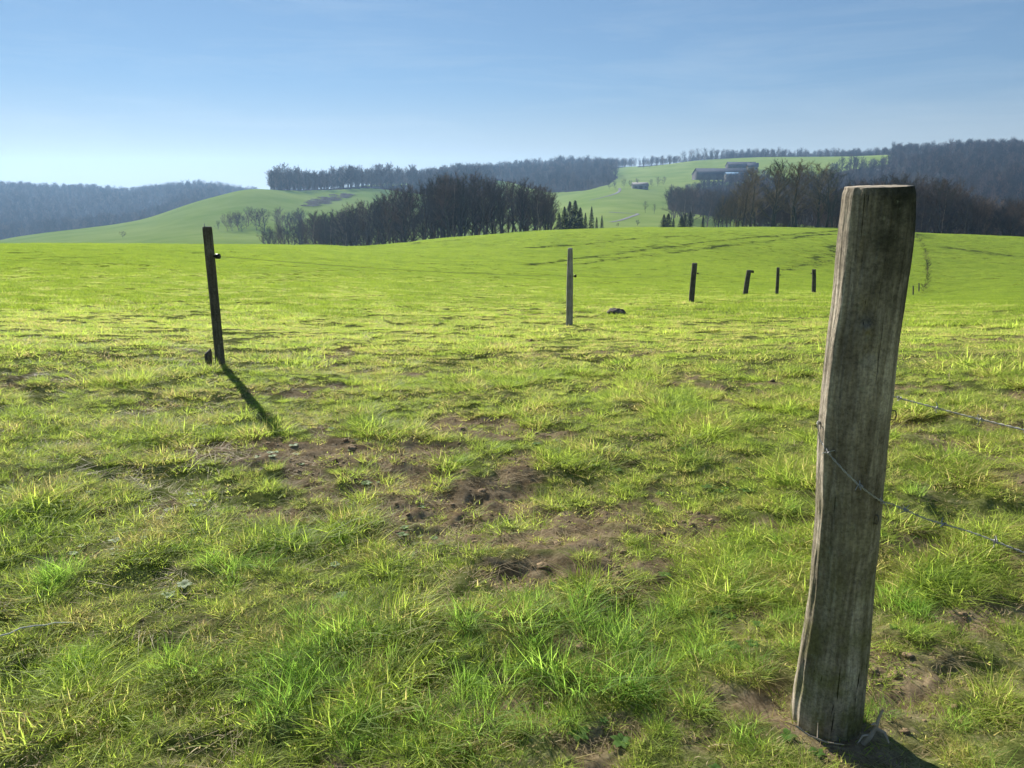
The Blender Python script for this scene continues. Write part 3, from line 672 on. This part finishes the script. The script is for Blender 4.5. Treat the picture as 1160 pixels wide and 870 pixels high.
# lone trees on the upper meadow edge and in the valley
for k, (u, D, h) in enumerate([(728,1180,9),(735,1185,12),(743,1190,11),(750,1195,14),(757,1200,13),(765,1205,12),(772,1210,17),(780,1215,18),(788,1215,19),(796,1215,18),(804,1215,17),(811,1220,14)]):
    x, y = atD(u, D); plant('round', k % 4, x, y, h, 'meadow_edge_tree', 'leafless tree in the thin line along the upper meadow edge on the skyline', 'tree', 'trees along the upper meadow edge')
for k, (u, v, h, lab) in enumerate([(731, 241, 8.5, 'lone leafless tree with a small crown beside the valley road, the taller of the two'),
                                    (741, 242, 7, 'lone small crowned leafless tree beside the valley road, the shorter of the two')]):
    x, y = at0(u, v); plant('green', k, x, y, h, 'lone_tree', lab, 'tree', 'two lone trees by the valley road')
for k, (u, v, h) in enumerate([(707,212,9),(714,211,7),(722,211,9),(738,211,8),(745,210,10),(752,209,9),(690,214,11),(697,214,8)]):
    x, y = at0(u, v); plant('round', k % 4, x, y, h, 'hedgerow_tree', 'leafless tree in the hedgerow at the top of the valley meadow', 'tree', 'hedgerow trees at the top of the valley meadow')

# spruces
def spruce(seed, h=10.):
    r = np.random.default_rng(seed); tV, tF = poly_tube(np.array([(0, 0, 0), (0, 0, h*.5), (0, 0, h*.98)]), [.13, .08, .015], 7)
    P = []; Fc = []; 
    for k in range(1500):
        s = r.random()**.8; z = h*(.06+.93*s); rad_ = (1-s)**.85*h*.25*(.6+.55*r.random())+.08; a = r.random()*6.283
        rr = rad_*np.sqrt(r.uniform(.15, 1)); c = np.array([math.cos(a)*rr, math.sin(a)*rr, z-rr*.35])
        o = np.array([math.cos(a), math.sin(a), -.45]); sd_ = np.array([-math.sin(a), math.cos(a), 0]); L_ = .16+.2*(1-s)*h*.1
        b = len(P); n_ = r.normal(0, .05, 3)
        P += [c-o*L_, c+sd_*L_*.5+n_, c+o*L_*1.1+n_, c-sd_*L_*.5]; Fc.append((b, b+1, b+2, b+3))
    return np_mesh('trunk', tV, tF, M['bark'], True), np_mesh('crown', np.array(P), [np.array(Fc)], M['needle'])
KIND['spruce'] = [spruce(k) for k in range(4)]; HT['spruce'] = 10
SPR = [(640,195,233,1.3),(646,198,227,1.4),(652,196,226,1.5),(658,200,234,1.4),(634,197,240,1.3),(664,196,240,.9),(671,198,233,.8),(677,205,245,.8),(683,200,243,.8),(660,192,248,1.2),
       (754,205,242,1.7),(759,207,241,1.9),(765,210,246,1.1),(774,205,243,1.6),(778,208,241,1.5),(784,206,239,1.4),(799,206,243,.8)]
SPL = ['spruce in the dense dark clump at the right end of the wood'] 
for k, (u, D, vt, wd) in enumerate(SPR):
    x, y = atD(u, D); h = EYE+D*slope_of(vt, u)-H1(x, y)
    if u < 662 : lab, g = 'dark evergreen spruce in the dense clump at the right end of the dark wood', 'spruces in the dense clump'
    elif u < 700: lab, g = 'slim spruce standing apart just right of the dense spruce clump', 'slim spruces right of the clump'
    elif u < 770: lab, g = 'small spruce in the left one of two little groups on the crest', 'spruces of the left little group'
    elif u < 790: lab, g = 'small spruce in the right one of two little groups on the crest', 'spruces of the right little group'
    else: lab, g = 'very narrow small spruce on its own left of the tall bare row', None
    plant('spruce', k % 4, x, y, h, 'spruce_tree', lab, 'tree', g, wide=wd)

# far woods that read as one mass
far_protos = []
for k in range(5):
    (tv, tf), (cv, cf) = bare_tree(300+k, h=13, spread=.27 if k < 3 else .2, clear=.18, limbs=14, subs=3, twigs=6, tw=.055, up=.95)
    parts = [(tv, tf[0])] + [(cv, f) for f in cf]
    V, fs = merge(parts); far_protos.append(np_mesh('far_tree', V, fs, M['twig_far']))
def far_wood(name, poly, spacing, h, label, seed, thin=0):
    r = np.random.default_rng(seed); us = [p[0] for p in poly]; ds = [p[1] for p in poly]
    k = int((max(us)-min(us))/F*(max(ds)**2-min(ds)**2)/2/(spacing**2)*1.0)
    u = r.uniform(min(us), max(us), k); D = np.sqrt(r.uniform(min(ds)**2, max(ds)**2, k)); m = in_poly(u, D, poly); u, D = u[m], D[m]
    th = np.arctan((u-580)/F/(math.cos(PITCH)+math.sin(PITCH)*math.tan(PITCH)))
    x, y = D*np.sin(th), D*np.cos(th)
    if thin: k_ = fbm(x*.03, y*.03, 3, seed+5) > thin; x, y = x[k_], y[k_]
    z = H(x, y)-.3
    s = h/13*r.uniform(.55, 1.3, len(x))*(.55+.9*fbm(x*.018, y*.018, 3, seed))
    print(name, len(x))
    scatter(name, far_protos, np.stack([x, y, z], -1), np.stack([r.normal(0, .03, len(x)), r.normal(0, .03, len(x)), r.random(len(x))*6.28], -1),
            np.stack([s*1.1, s*1.1, s], -1), r.integers(0, 5, len(x)), label)
far_wood('far_wood', WOODS['left_ridge'], 8, 14, 'hazy blue leafless wood on the far left ridge', 11)
far_wood('ridge_wood', WOODS['ridge_clump'], 6, 17, 'long leafless wood on the ridge behind the left meadow', 12)
far_wood('hillside_wood', WOODS['centre_hill'], 8, 14, 'hazy leafless wood on the hill behind the spruces', 13)
far_wood('slope_wood', WOODS['valley_wood'], 7, 12, 'grey leafless wood on the slope under the farm', 14)
far_wood('valley_side_wood', WOODS['right_hill'], 8.5, 13, 'dark leafless wood covering the hillside on the right', 15)
far_wood('skyline_wood', WOODS['top_ridge'], 7.5, 12, 'thin leafless wood along the skyline above the farm', 16, .42)

# ------------------------------------------------------------------ bushes
KIND['bush'] = []; HT['bush'] = 2
for k in range(4):
    (tv, tf), (cv, cf) = bare_tree(400+k, h=2, spread=.45, clear=.02, limbs=12, subs=4, twigs=5, tw=.009, up=.7)
    KIND['bush'].append((np_mesh('stem', tv, tf, M['bark'], True), np_mesh('twigs', cv, cf, M['twig'])))
for k, (u, v, h) in enumerate([(1046,330,.9),(1049,327,.7),(1050,322,.8),(1050.5,318,1.0),(1050.5,313,1.2),(1050.5,308,1.3),(1050,303,1.2),(1049.5,298,1.2),(1049,293,1.1),(1047.5,287,1.0),(1045,281,1.0),(1042,275,1.0),(1039,270,1.0)]):
    x, y = at0(u, v); plant('bush', k % 4, x, y, h, 'bramble_bush', 'leafless grey bramble bush in the line running up the right field', 'bush', 'bramble bushes along the right field', -.02, wide=1.1, parts=('stem', 'twigs'))
for k, (u, v, h, lab) in enumerate([(139,270,3,'tiny round bush standing alone on the left meadow'), (722,257,3.2,'pale low round bush on the valley meadow, the larger one left of the little spruces'),
                                    (700,258,2.0,'small low bush at the crest between the slim spruces and the pale round bush')]):
    x, y = at0(u, v-1); plant('bush', k, x, y, h, 'round_bush', lab, 'bush', None, 0, wide=1.4, parts=('stem', 'twigs'))

# ------------------------------------------------------------------ fence posts
def post_mesh(name, axis, radii, seed, m, n=64, rows=90, cut=(0, 0), rough=1.0, dents=(), capm=None, flat=0):
    """axis: list of (x, y, z); local to the post's foot"""
    axis = np.array(axis, float); zs = axis[:, 2]; z = np.linspace(zs[0], zs[-1], rows)
    ax = np.stack([pchip(zs, axis[:, 0], z), pchip(zs, axis[:, 1], z)], -1); rr = pchip(zs, radii, z)
    th = np.arange(n)*2*math.pi/n; T_, Z_ = np.meshgrid(th, z)
    c, s_ = np.cos(T_), np.sin(T_)
    g = fbm(c*2.2+Z_*.5+seed, s_*2.2+Z_*.3, 3, seed)-.5                     # slow facets
    f = fbm(c*9+Z_*1.1, s_*9+Z_*.8+seed, 4, seed+1)-.5                      # long splits
    b_ = fbm(c*3+seed, Z_*7+s_*3, 4, seed+2)-.5
    d = 1+rough*(.04*g+.07*f+.07*b_)
    cr = vnoise(c*6+Z_*.35+seed, s_*6+Z_*.25, seed+5); d -= rough*.03*sstep(.86, .95, cr)
    for (t0, z0, st, sz, am) in dents:
        dt = (T_-t0+math.pi) % (2*math.pi)-math.pi; d += am*np.exp(-(dt/st)**2-((Z_-z0)/sz)**2)
    top = sstep(zs[-1]-.02, zs[-1], Z_)
    X_ = ax[:, :1]+rr[:, None]*d*c*(1-.05*top); Y_ = ax[:, 1:]+rr[:, None]*d*s_*(1-.05*top)
    Zc = Z_+sstep(zs[-1]-.12, zs[-1], Z_)*((X_-ax[-1, 0])*cut[0]+(Y_-ax[-1, 1])*cut[1])
    V = np.stack([X_, Y_, Zc], -1).reshape(-1, 3); i = np.arange(rows-1)[:, None]; j = np.arange(n)[None]; j2 = (j+1) % n
    Q = np.stack([i*n+j, i*n+j2, (i+1)*n+j2, (i+1)*n+j], -1).reshape(-1, 4)
    # end grain: rings towards the centre
    last = V[(rows-1)*n:]; cen = last.mean(0); Vt = [V]; Ft = [Q]; off = len(V); prev = np.arange(n)+(rows-1)*n
    for q in (.8, .55, .3, .08):
        ring = cen+(last-cen)*q; ring[:, 2] += (fbm(ring[:, 0]*60, ring[:, 1]*60, 2, seed+9)-.5)*.006
        Vt.append(ring); cur = np.arange(n)+off; off += n
        Ft.append(np.stack([prev, np.roll(prev, -1), np.roll(cur, -1), cur], -1)); prev = cur
    V = np.concatenate(Vt); Ft.append(prev[None])
    me = np_mesh(name, V, Ft, m, True)
    if capm:
        me.materials.append(capm); k0 = len(Q); a = np.zeros(len(me.polygons), np.int32); a[k0:] = 1; me.polygons.foreach_set('material_index', a)
    return me
def ring_vf(r0, r1, z0, z1, n=20):
    th = np.arange(n)*2*math.pi/n; c, s_ = np.cos(th), np.sin(th)
    V = np.concatenate([np.stack([r*c, r*s_, np.full(n, z)], -1) for r, z in ((r0, z0), (r1, z0), (r1, z1), (r0, z1))])
    i = np.arange(n); j = (i+1) % n
    return V, np.concatenate([np.stack([a*n+i, a*n+j, b*n+j, b*n+i], -1) for a, b in ((0, 1), (1, 2), (2, 3), (3, 0))])

# the big corner post: silhouette surveyed at several heights
PY = 1.925
def onplane(u, v, y):
    d = ((u-580)/F, math.cos(PITCH)+math.sin(PITCH)*(435-v)/F, -math.sin(PITCH)+math.cos(PITCH)*(435-v)/F); t = y/d[1]
    return d[0]*t, EYE+d[2]*t
SIL = [(211,957,1035),(270,951,1032),(330,946,1024),(400,937,1014),(470,930,1007),(530,927,1001),(590,925,995),(650,920,989),(710,914,985),(760,906,980),(800,899,976),(835,897,973)]
axis, radii = [], []
for v, a, b in reversed(SIL):
    (xa, z), (xb, _) = onplane(a, v, PY), onplane(b, v, PY); axis.append(((xa+xb)/2, PY, z)); radii.append((xb-xa)/2*.97)
px0 = axis[0][0]; pz0 = H1(px0, PY)
axis = [(a[0]-px0, 0, a[2]-pz0) for a in axis]
axis = [(axis[0][0]-.005, 0, -.12)] + [a for a in axis if a[2] > .0]; radii = radii[:1]*(len(axis)-len(radii)) + radii if len(axis) > len(radii) else radii[-len(axis):]
root = empty('corner_post', (px0, PY, pz0))
tag(root, 'thick weathered round wooden post close by on the right, wrapped with barbed wire', 'fence post')
M['endgrain'] = simple_mat('end_grain', (.30, .26, .20), .9, .35, 40, .5)
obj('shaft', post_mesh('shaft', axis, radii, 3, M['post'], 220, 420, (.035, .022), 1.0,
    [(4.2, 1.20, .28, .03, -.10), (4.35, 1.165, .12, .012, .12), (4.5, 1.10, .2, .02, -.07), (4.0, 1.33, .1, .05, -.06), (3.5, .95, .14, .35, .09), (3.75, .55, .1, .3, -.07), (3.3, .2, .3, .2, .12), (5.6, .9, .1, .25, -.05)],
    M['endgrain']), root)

def prad(z): return float(np.interp(z, [a[2] for a in axis], radii)), float(np.interp(z, [a[2] for a in axis], [a[0] for a in axis]))
def staple(z, ang):
    r_, cx = prad(z); c = np.array([cx+math.cos(ang)*r_*1.0, math.sin(ang)*r_*1.0, z]); o = np.array([math.cos(ang), math.sin(ang), 0]); tdir = np.array([-math.sin(ang), math.cos(ang), 0])
    pts = [c-o*.01+np.array([0, 0, .012]), c+o*.008+np.array([0, 0, .012]), c+o*.011+np.array([0, 0, 0]), c+o*.008-np.array([0, 0, .012]), c-o*.01-np.array([0, 0, .012])]
    V, fs = poly_tube(pts, .0017, 6); obj('staple', np_mesh('staple', V, fs, M['rust'], True), root)
staple(.93, 5.9); staple(.66, 5.2)

def barbed(name, pts, label, group, barb=.105, seed=0, rr=.00105):
    pts = np.array(pts, float); seg = np.linalg.norm(np.diff(pts, axis=0), axis=1); L_ = np.concatenate([[0], np.cumsum(seg)])
    s_ = np.arange(0, L_[-1], .004); P_ = np.stack([pchip(L_, pts[:, k], s_) for k in range(3)], -1)
    d = np.gradient(P_, axis=0); d /= np.linalg.norm(d, axis=1, keepdims=True); up = np.array([0, 0, 1.])
    a = np.cross(d, up); a /= np.linalg.norm(a, axis=1, keepdims=True); b = np.cross(d, a)
    rt = empty(name, P_[0]); parts = []
    for ph in (0, math.pi):
        q = P_+.0016*(np.cos(s_*180+ph)[:, None]*a+np.sin(s_*180+ph)[:, None]*b)
        V, fs = poly_tube(q-P_[0], rr, 5); parts += [(V, fs[0])]
    V, fs = merge(parts); obj('twisted_strand', np_mesh('twisted_strand', V, fs, M['wire'], True), rt)
    r = np.random.default_rng(seed); k = 0; t = barb*.4
    while t < L_[-1]-.01 and k < 30:
        i_ = min(int(t/.004), len(P_)-1); c = P_[i_]-P_[0]; parts = []
        for e in range(2):
            an = r.random()*6.28; v1 = a[i_]*math.cos(an)+b[i_]*math.sin(an); an2 = an+2.6; v2 = a[i_]*math.cos(an2)+b[i_]*math.sin(an2)
            co = [c+v1*.016+d[i_]*.003*(e*2-1)] + [c+.0042*(a[i_]*math.cos(an+q)+b[i_]*math.sin(an+q))+d[i_]*(.0012*q-.004+e*.004) for q in np.linspace(.3, 6.5, 12)] + [c+v2*.015-d[i_]*.003]
            parts += [poly_tube(co, .0011, 5)]
        V, fs = merge([(v_, f_[0]) for v_, f_ in parts]); obj('barb', np_mesh('barb', V, fs, M['wire'], True), rt)
        t += barb*r.uniform(.85, 1.15); k += 1
    return tag(rt, label, 'barbed wire', group)
def P3(u, v, y):
    x, z = onplane(u, v, y); return (x, y, z)
w1 = [P3(1000, 446, 1.99), P3(1060, 462, 1.90), P3(1110, 475, 1.82), P3(1160, 487, 1.74), P3(1240, 508, 1.63), P3(1420, 556, 1.42)]
barbed('barbed_wire', w1, 'upper rusty grey barbed wire strand leaving the big post to the right', 'barbed wires at the big post', seed=1)
front = []
for u, v in ((926, 480), (928, 495), (938, 512), (955, 532), (975, 551), (992, 564)):
    yy = PY-.05
    for _ in range(40):                                  # where the sight line meets the round face of the post
        x, z = onplane(u, v, yy); r_, cx = prad(z-pz0); t_ = max(-1, min(1, (x-cx-px0)/(r_*1.09)))
        yy = .6*yy+.4*(PY-math.sqrt(max(0, 1-t_*t_))*r_*1.10-.006)
    front.append((u, v, yy))
w2 = [P3(934, 476, PY+.05)] + [P3(*p) for p in front] + [P3(1006, 570, PY-.045), P3(1022, 576, 1.845), P3(1050, 588, 1.78), P3(1100, 603, 1.72), P3(1160, 626, 1.64), P3(1240, 655, 1.55), P3(1400, 715, 1.40)]
barbed('barbed_wire', w2, 'lower barbed wire strand wrapped slantwise round the front of the big post', 'barbed wires at the big post', seed=2)

def line_post(u, vb, ut, vt, r, m, label, seed, name='fence_post', taper=.92, cut=(0, 0), group='thin posts of the field fence', knob=None, nub=False, extra=None):
    x, y = at0(u, vb); z = H1(x, y); D = y
    h = onplane(ut, vt, y)[1]-z; dx = onplane(ut, vt, y)[0]-x
    rt = empty(name, (x, y, z))
    obj('shaft', post_mesh('shaft', [(0, 0, -.12), (dx*.45, 0, h*.5), (dx, 0, h)], [r, r*.97, r*taper], seed, m, 40, 60, cut, 1.1, [], None), rt)
    if knob is not None:
        side, zz = knob; kx = dx*zz/h+side*(r+.02)
        V, fs = poly_tube([(dx*zz/h+side*r*.6, -.01, zz), (kx+side*.015, -.012, zz)], .008, 8); v2, f2 = ring_vf(.006, .022, -.018, .018); 
        v2 = v2[:, [2, 0, 1]]+np.array([kx+side*.012, -.012, zz])
        ins = obj('insulator', np_mesh('insulator', *merge([(V, fs[0]), (v2, f2)]), M['black'], True), rt)
    if nub:
        V, f = box_vf(dx-.02, dx+r*1.9, -r*.5, r*.4, h-.09, h+.012); V[:, 2] += (V[:, 0]-dx)*-.15; obj('torn_splinter', np_mesh('torn_splinter', V, [f], m), rt)
    if extra: extra(rt, dx, h)
    tag(rt, label, 'fence post', group); return (x+dx*.8, y, z), (x, y, z, h, dx)
def nail(rt, dx, h):
    V, fs = poly_tube([(dx-.02, 0, h-.02), (dx-.022, 0, h+.03)], .003, 6); obj('nail', np_mesh('nail', V, fs, M['wire'], True), rt)
    V, fs = poly_tube([(dx-.035, .0, h+.002), (dx+.03, -.01, h+.004)], .002, 6); obj('nail', np_mesh('nail', V, fs, M['wire'], True), rt)
LP = [
 line_post(250, 413, 234.5, 257, .042, M['post_dark'], 'tall thin dark post at the left casting a long shadow towards the camera', 11, knob=(1, 1.0), extra=nail, taper=.95),
 line_post(645, 370, 646, 281, .056, M['post_pale'], 'pale slim post with tapered top near the middle of the fence', 12, taper=.7, knob=(1, .86)),
 line_post(783, 343, 787, 298, .078, M['post_dark'], 'dark post leaning slightly right, next in line after the pale post', 13, knob=(1, .82)),
 line_post(844, 334, 848.5, 306, .1, M['post_dark'], 'short thick dark post with a torn splinter at its top', 14, nub=True),
 line_post(880, 334, 881.5, 303, .066, M['post_dark'], 'narrow dark post between the splintered post and the post by the big corner post', 15, knob=(1, .8)),
 line_post(922, 332, 922, 305, .09, M['post_dark'], 'upright dark post just left of the big corner post', 16, knob=(-1, .85)),
 line_post(1034.5, 334, 1034.5, 323.5, .07, M['post_dark'], 'small far post right of the big post, the left one of a pair', 17),
 line_post(1041, 330, 1041, 320.5, .065, M['post_dark'], 'small far post right of the big post, the right one of a pair', 18)]
# electric wire running through the insulators
wp = []
for k, (_, (x, y, z, h, dx)) in enumerate(LP[:6]):
    zz = [1.0, .86, .82, .8, .8, .85][k]; sd_ = [1, 1, 1, 1, 1, -1][k]; wp.append((x+dx*zz/h+sd_*.075, y-.012, z+zz))
full = []
for a, b in zip(wp[:-1], wp[1:]):
    a, b = np.array(a), np.array(b); L_ = np.linalg.norm(b-a)
    for t in np.linspace(0, 1, 16)[:-1]: p = a+(b-a)*t; p[2] -= 4*t*(1-t)*L_*.006; full.append(p)
full.append(np.array(wp[-1])); full = np.array(full)
V, fs = poly_tube(full-full[0], .0018, 6)
tag(obj('electric_fence_wire', np_mesh('electric_fence_wire', V, fs, M['rust'], True), None, full[0]), 'thin dark electric fence wire strung between the thin posts', 'wire')

# broken stub beside the left post, lump by the pale post, cord and roots
x, y = at0(238, 411); 
o = obj('post_stub', post_mesh('post_stub', [(0, 0, -.06), (-.01, 0, .05), (-.012, 0, .12)], [.036, .034, .03], 21, M['post_dark'], 32, 24, (.8, .3), 1.6), None, (x, y, H1(x, y)))
tag(o, 'short broken stub of an old post left of the tall thin dark post', 'post stub')
x, y = at0(700, 358); me = lump(18, 26, 77, M['post_dark'], .55, .75, .17)
tag(obj('earth_lump', me, None, (x, y, H1(x, y)+.05), (.1, -.15, .4)), 'dark jagged lump of earth lying right of the pale slim post', 'earth lump')
cp = []
for u, v, dz in [(-60,746,.03),(-20,734,.03),(0,728,.035),(12,724,.03),(25,720,.04),(40,715,.036),(52,711,.03),(62,708,.034),(75,705,.026),(88,704,.018),(100,704,-.01)]:
    x, y = at0(u, v); cp.append((x, y, H1(x, y)+dz-.01))
cp = np.array(cp); V, fs = poly_tube(cp-cp[0], .0026, 8)
tag(obj('white_cord', np_mesh('white_cord', V, fs, M['cord'], True), None, cp[0]), 'frayed white cord lying in the grass at the left edge', 'cord')
def root_thing(name, base, segs, label, cat):
    x, y = at0(*base); z = H1(x, y); vf = []
    for pts, r0 in segs: V, fs = poly_tube(np.array(pts), np.linspace(r0, r0*.4, len(pts)), 7); vf.append((V, fs[0]))
    V, fs = merge(vf); tag(obj(name, np_mesh(name, V, fs, M['root'], True), None, (x, y, z)), label, cat)
root_thing('dry_root', (990, 842), [([(-.03,0,.0),(-.015,-.005,.03),(.0,0,.055),(.004,.0,.085),(.012,0,.11)], .008), ([(.0,0,.05),(.02,-.01,.045),(.03,-.02,.02)], .006), ([(-.015,0,.03),(-.04,-.01,.035),(-.055,-.02,.02)], .004), ([(0,0,.06),(-.012,-.01,.075),(-.02,-.01,.07)], .004)],
           'pale twisted dry root sticking up right of the big post foot', 'root')
root_thing('dry_twig', (915, 846), [([(-.03,.02,.05),(.0,0,.035),(.04,-.02,.03),(.085,-.03,.03)], .003), ([(.02,-.01,.03),(.03,.02,.06)], .002)],
           'thin pale twig lying in front of the big post foot', 'twig')

# ------------------------------------------------------------------ farm buildings
def barn(name, u, D, rz, L_, W_, hw, hr, wallm, roofm, label, cat, nwin=5, door=True, eave=.6, chimney=False, zoff=0):
    x, y = atD(u, D); z = H1(x, y)+zoff; rt = empty(name, (x, y, z), rz)
    hl, hwd = L_/2, W_/2
    V = np.array([(-hl,-hwd,-3),(hl,-hwd,-3),(hl,hwd,-3),(-hl,hwd,-3),(-hl,-hwd,hw),(hl,-hwd,hw),(hl,hwd,hw),(-hl,hwd,hw),(-hl,0,hw+hr),(hl,0,hw+hr)], float)
    obj('wall', np_mesh('wall', V, [np.array([(0,1,5,4),(2,3,7,6)]), np.array([(1,2,6,9,5),(3,0,4,8,7)])], wallm), rt)
    t = .3; e = eave; k = hr/hwd; R_ = []
    for sy in (-1, 1):
        a = [(-hl-e, sy*(hwd+e), hw-k*e+.02), (hl+e, sy*(hwd+e), hw-k*e+.02), (hl+e, 0, hw+hr+.02), (-hl-e, 0, hw+hr+.02)]
        v = np.array(a+[(p[0], p[1], p[2]+t) for p in a], float); R_.append((v, np.array([(3,2,1,0),(4,5,6,7),(0,1,5,4),(1,2,6,5),(2,3,7,6),(3,0,4,7)])))
    rf = obj('roof', np_mesh('roof', *merge(R_), roofm), rt)
    if chimney:
        V, f = box_vf(-hl*.4-.4, -hl*.4+.4, -.4, .4, hw+hr-.6, hw+hr+1.2); obj('chimney', np_mesh('chimney', V, [f], M['wall_dark']), rf)
    for q in range(nwin):
        cx = -hl+L_*(q+.5)/nwin
        if door and q == nwin//2:
            V, f = box_vf(cx-1.6, cx+1.6, -hwd-.08, -hwd+.1, 0, min(3.4, hw*.85)); obj('door', np_mesh('door', V, [f], M['wall_dark'] if wallm is not M['wall_dark'] else M['roof_dark']), rt)
        else:
            V, f = box_vf(cx-.8, cx+.8, -hwd-.06, -hwd+.1, hw*.4, hw*.75); obj('window', np_mesh('window', V, [f], M['glass']), rt)
    return tag(rt, label, cat)
barn('long_barn', 815, 905, R(8), 56, 22, 3.0, 6, M['wall_dark'], M['roof_dark'], 'long dark roofed barn on the hillside above the grey wood', 'barn', 7, zoff=5)
barn('upper_barn', 838, 1010, R(4), 34, 14, 4, 4.5, M['wall_dark'], M['roof_dark'], 'upper dark barn standing above the long barn below the skyline wood', 'barn', 5, zoff=3)
barn('open_shed', 832, 868, R(4), 20, 9, 4.2, 2.2, M['wall'], M['roof_blue'], 'pale blue roofed shed in front of the long barn', 'shed', 3, zoff=5)
barn('farm_house', 851, 985, R(-12), 12, 9, 5, 4, M['wall'], M['roof_dark'], 'small pale walled house at the right end of the upper barn', 'house', 3, chimney=True, zoff=2)
barn('roadside_cottage', 725, 800, R(5), 15, 8, 3, 3, M['wall'], M['road'], 'low pale cottage among the hedgerow trees by the valley road', 'house', 3, chimney=True)
barn('greenhouse', 1126, 318, R(10), 4.5, 3, 1.6, 1.0, M['wall_dark'], M['wall'], 'tiny pale roofed hut half hidden in the thicket at the right', 'hut', 2, door=False, eave=.2)

# ------------------------------------------------------------------ valley roads
def road(name, pts, wd, label=None):
    P_ = np.array([at0(*p) for p in pts]); L_ = np.concatenate([[0], np.cumsum(np.linalg.norm(np.diff(P_, axis=0), axis=1))]); s_ = np.linspace(0, L_[-1], 160)
    x = pchip(L_, P_[:, 0], s_); y = pchip(L_, P_[:, 1], s_); d = np.stack([np.gradient(x), np.gradient(y)], -1); d /= np.linalg.norm(d, axis=1, keepdims=True)
    V = []
    for o in (-wd/2, -wd/6, wd/6, wd/2):
        a, b = x-d[:, 1]*o, y+d[:, 0]*o; V.append(np.stack([a, b, H(a, b)+.22], -1))
    V = np.stack(V, 1).reshape(-1, 3); i = np.arange(159)[:, None]*4; j = np.arange(3)[None]
    tag(obj(name, np_mesh(name, V, [np.stack([i+j, i+j+1, i+4+j+1, i+4+j], -1).reshape(-1, 4)], M['road'])), kind='structure')
road('valley_road', [(702,213),(701,217),(692,221),(680,224),(668,226.5)], 2.6)
road('lower_road', [(690,240.5),(705,241.5),(722,242.5),(714,246),(704,249.5),(692,252)], 2.4)
road('hill_track', [(993,190),(1000,195),(1008,198),(1016,201)], 5)
M['brush'] = simple_mat('felled_brush', (.20, .18, .17), .9, .3, .5)
# felled brushwood at the edge of the ridge clump
stk = []
for k in range(3):
    r = np.random.default_rng(700+k); P0 = r.normal(0, 1.6, (40, 3))*[1, 1, .15]+[0, 0, .5]; dd = r.normal(0, 1, (40, 3))*[1, 1, .2]; dd /= np.linalg.norm(dd, axis=1, keepdims=True)
    V, Q = tubes(P0-dd*1.8, P0+dd*1.8, np.full(40, .07), np.full(40, .04), 4); stk.append(np_mesh('sticks', V, [Q], M['brush']))
r = np.random.default_rng(70); pp = np.array([at0(u, v) for u, v in zip(r.uniform(345, 402, 150), r.uniform(221, 236, 150)) if abs(v-222-(400-u)*.22+1.5) < 2.2+2.5*math.sin(u*.5)])
scatter('brushwood', stk, np.column_stack([pp, H(pp[:, 0], pp[:, 1])]), np.column_stack([np.zeros((len(pp), 2)), r.random(len(pp))*6.28]), np.ones((len(pp), 3))*1.1, r.integers(0, 3, len(pp)), 'pale felled brushwood at the edge of the left meadow under the ridge wood')

# ------------------------------------------------------------------ haze
zmin, zmax = float(V_lo) if 'V_lo' in globals() else float(Z.min())-1, float(Z[:, (np.abs(TH) < .7)].max())+30
m, t, N, L = mat('haze_air')
vp = N('ShaderNodeVolumePrincipled'); vp.inputs['Color'].default_value = (.40, .65, 1, 1); vp.inputs['Density'].default_value = .00014; vp.inputs['Anisotropy'].default_value = .42
o_ = N('ShaderNodeOutputMaterial'); L(vp.outputs[0], o_.inputs['Volume'])
V, f = box_vf(-2320, 2320, -2320, 2320, zmin-8, zmax)
tag(obj('haze', np_mesh('haze', V, [f], m)), 'thin blue spring haze over the valley', kind='stuff')

# ------------------------------------------------------------------ which one is which: ordinal labels for the short rows
ORD = ['leftmost', 'second', 'third', 'fourth', 'fifth', 'sixth', 'seventh', 'eighth', 'ninth', 'tenth', 'eleventh', 'twelfth', 'thirteenth', 'fourteenth', 'fifteenth', 'sixteenth', 'seventeenth', 'eighteenth', 'nineteenth', 'twentieth']
def number(group, fmt, by='bearing'):
    os_ = [o for o in COL.objects if o.get('group') == group and o.parent is None]
    os_.sort(key=lambda o: o.location.x/o.location.y if by == 'bearing' else o.location.y)
    for k, o in enumerate(os_):
        if k >= len(ORD): break
        w_ = ORD[k] if k == 0 else ORD[k]+' from the left'
        if by != 'bearing': w_ = 'nearest' if k == 0 else ORD[k]+' nearest'
        o['label'] = fmt % w_
number('tall leafless trees left of the big post', '%s of the tall mossy leafless trees left of the big post')
number('slender leafless saplings beside the tall row', '%s of the slender leafless saplings beside the tall row')
number('spruces in the dense clump', '%s spruce in the dense dark clump beside the wood')
number('slim spruces right of the clump', '%s of the slim spruces right of the dense clump')
number('spruces of the left little group', '%s spruce of the left little group on the crest')
number('spruces of the right little group', '%s spruce of the right little group on the crest')
number('trees along the upper meadow edge', '%s leafless tree in the line along the upper meadow skyline')
number('hedgerow trees at the top of the valley meadow', '%s hedgerow tree at the top of the valley meadow')
number('bramble bushes along the right field', '%s grey bramble bush in the line up the right field', 'distance')
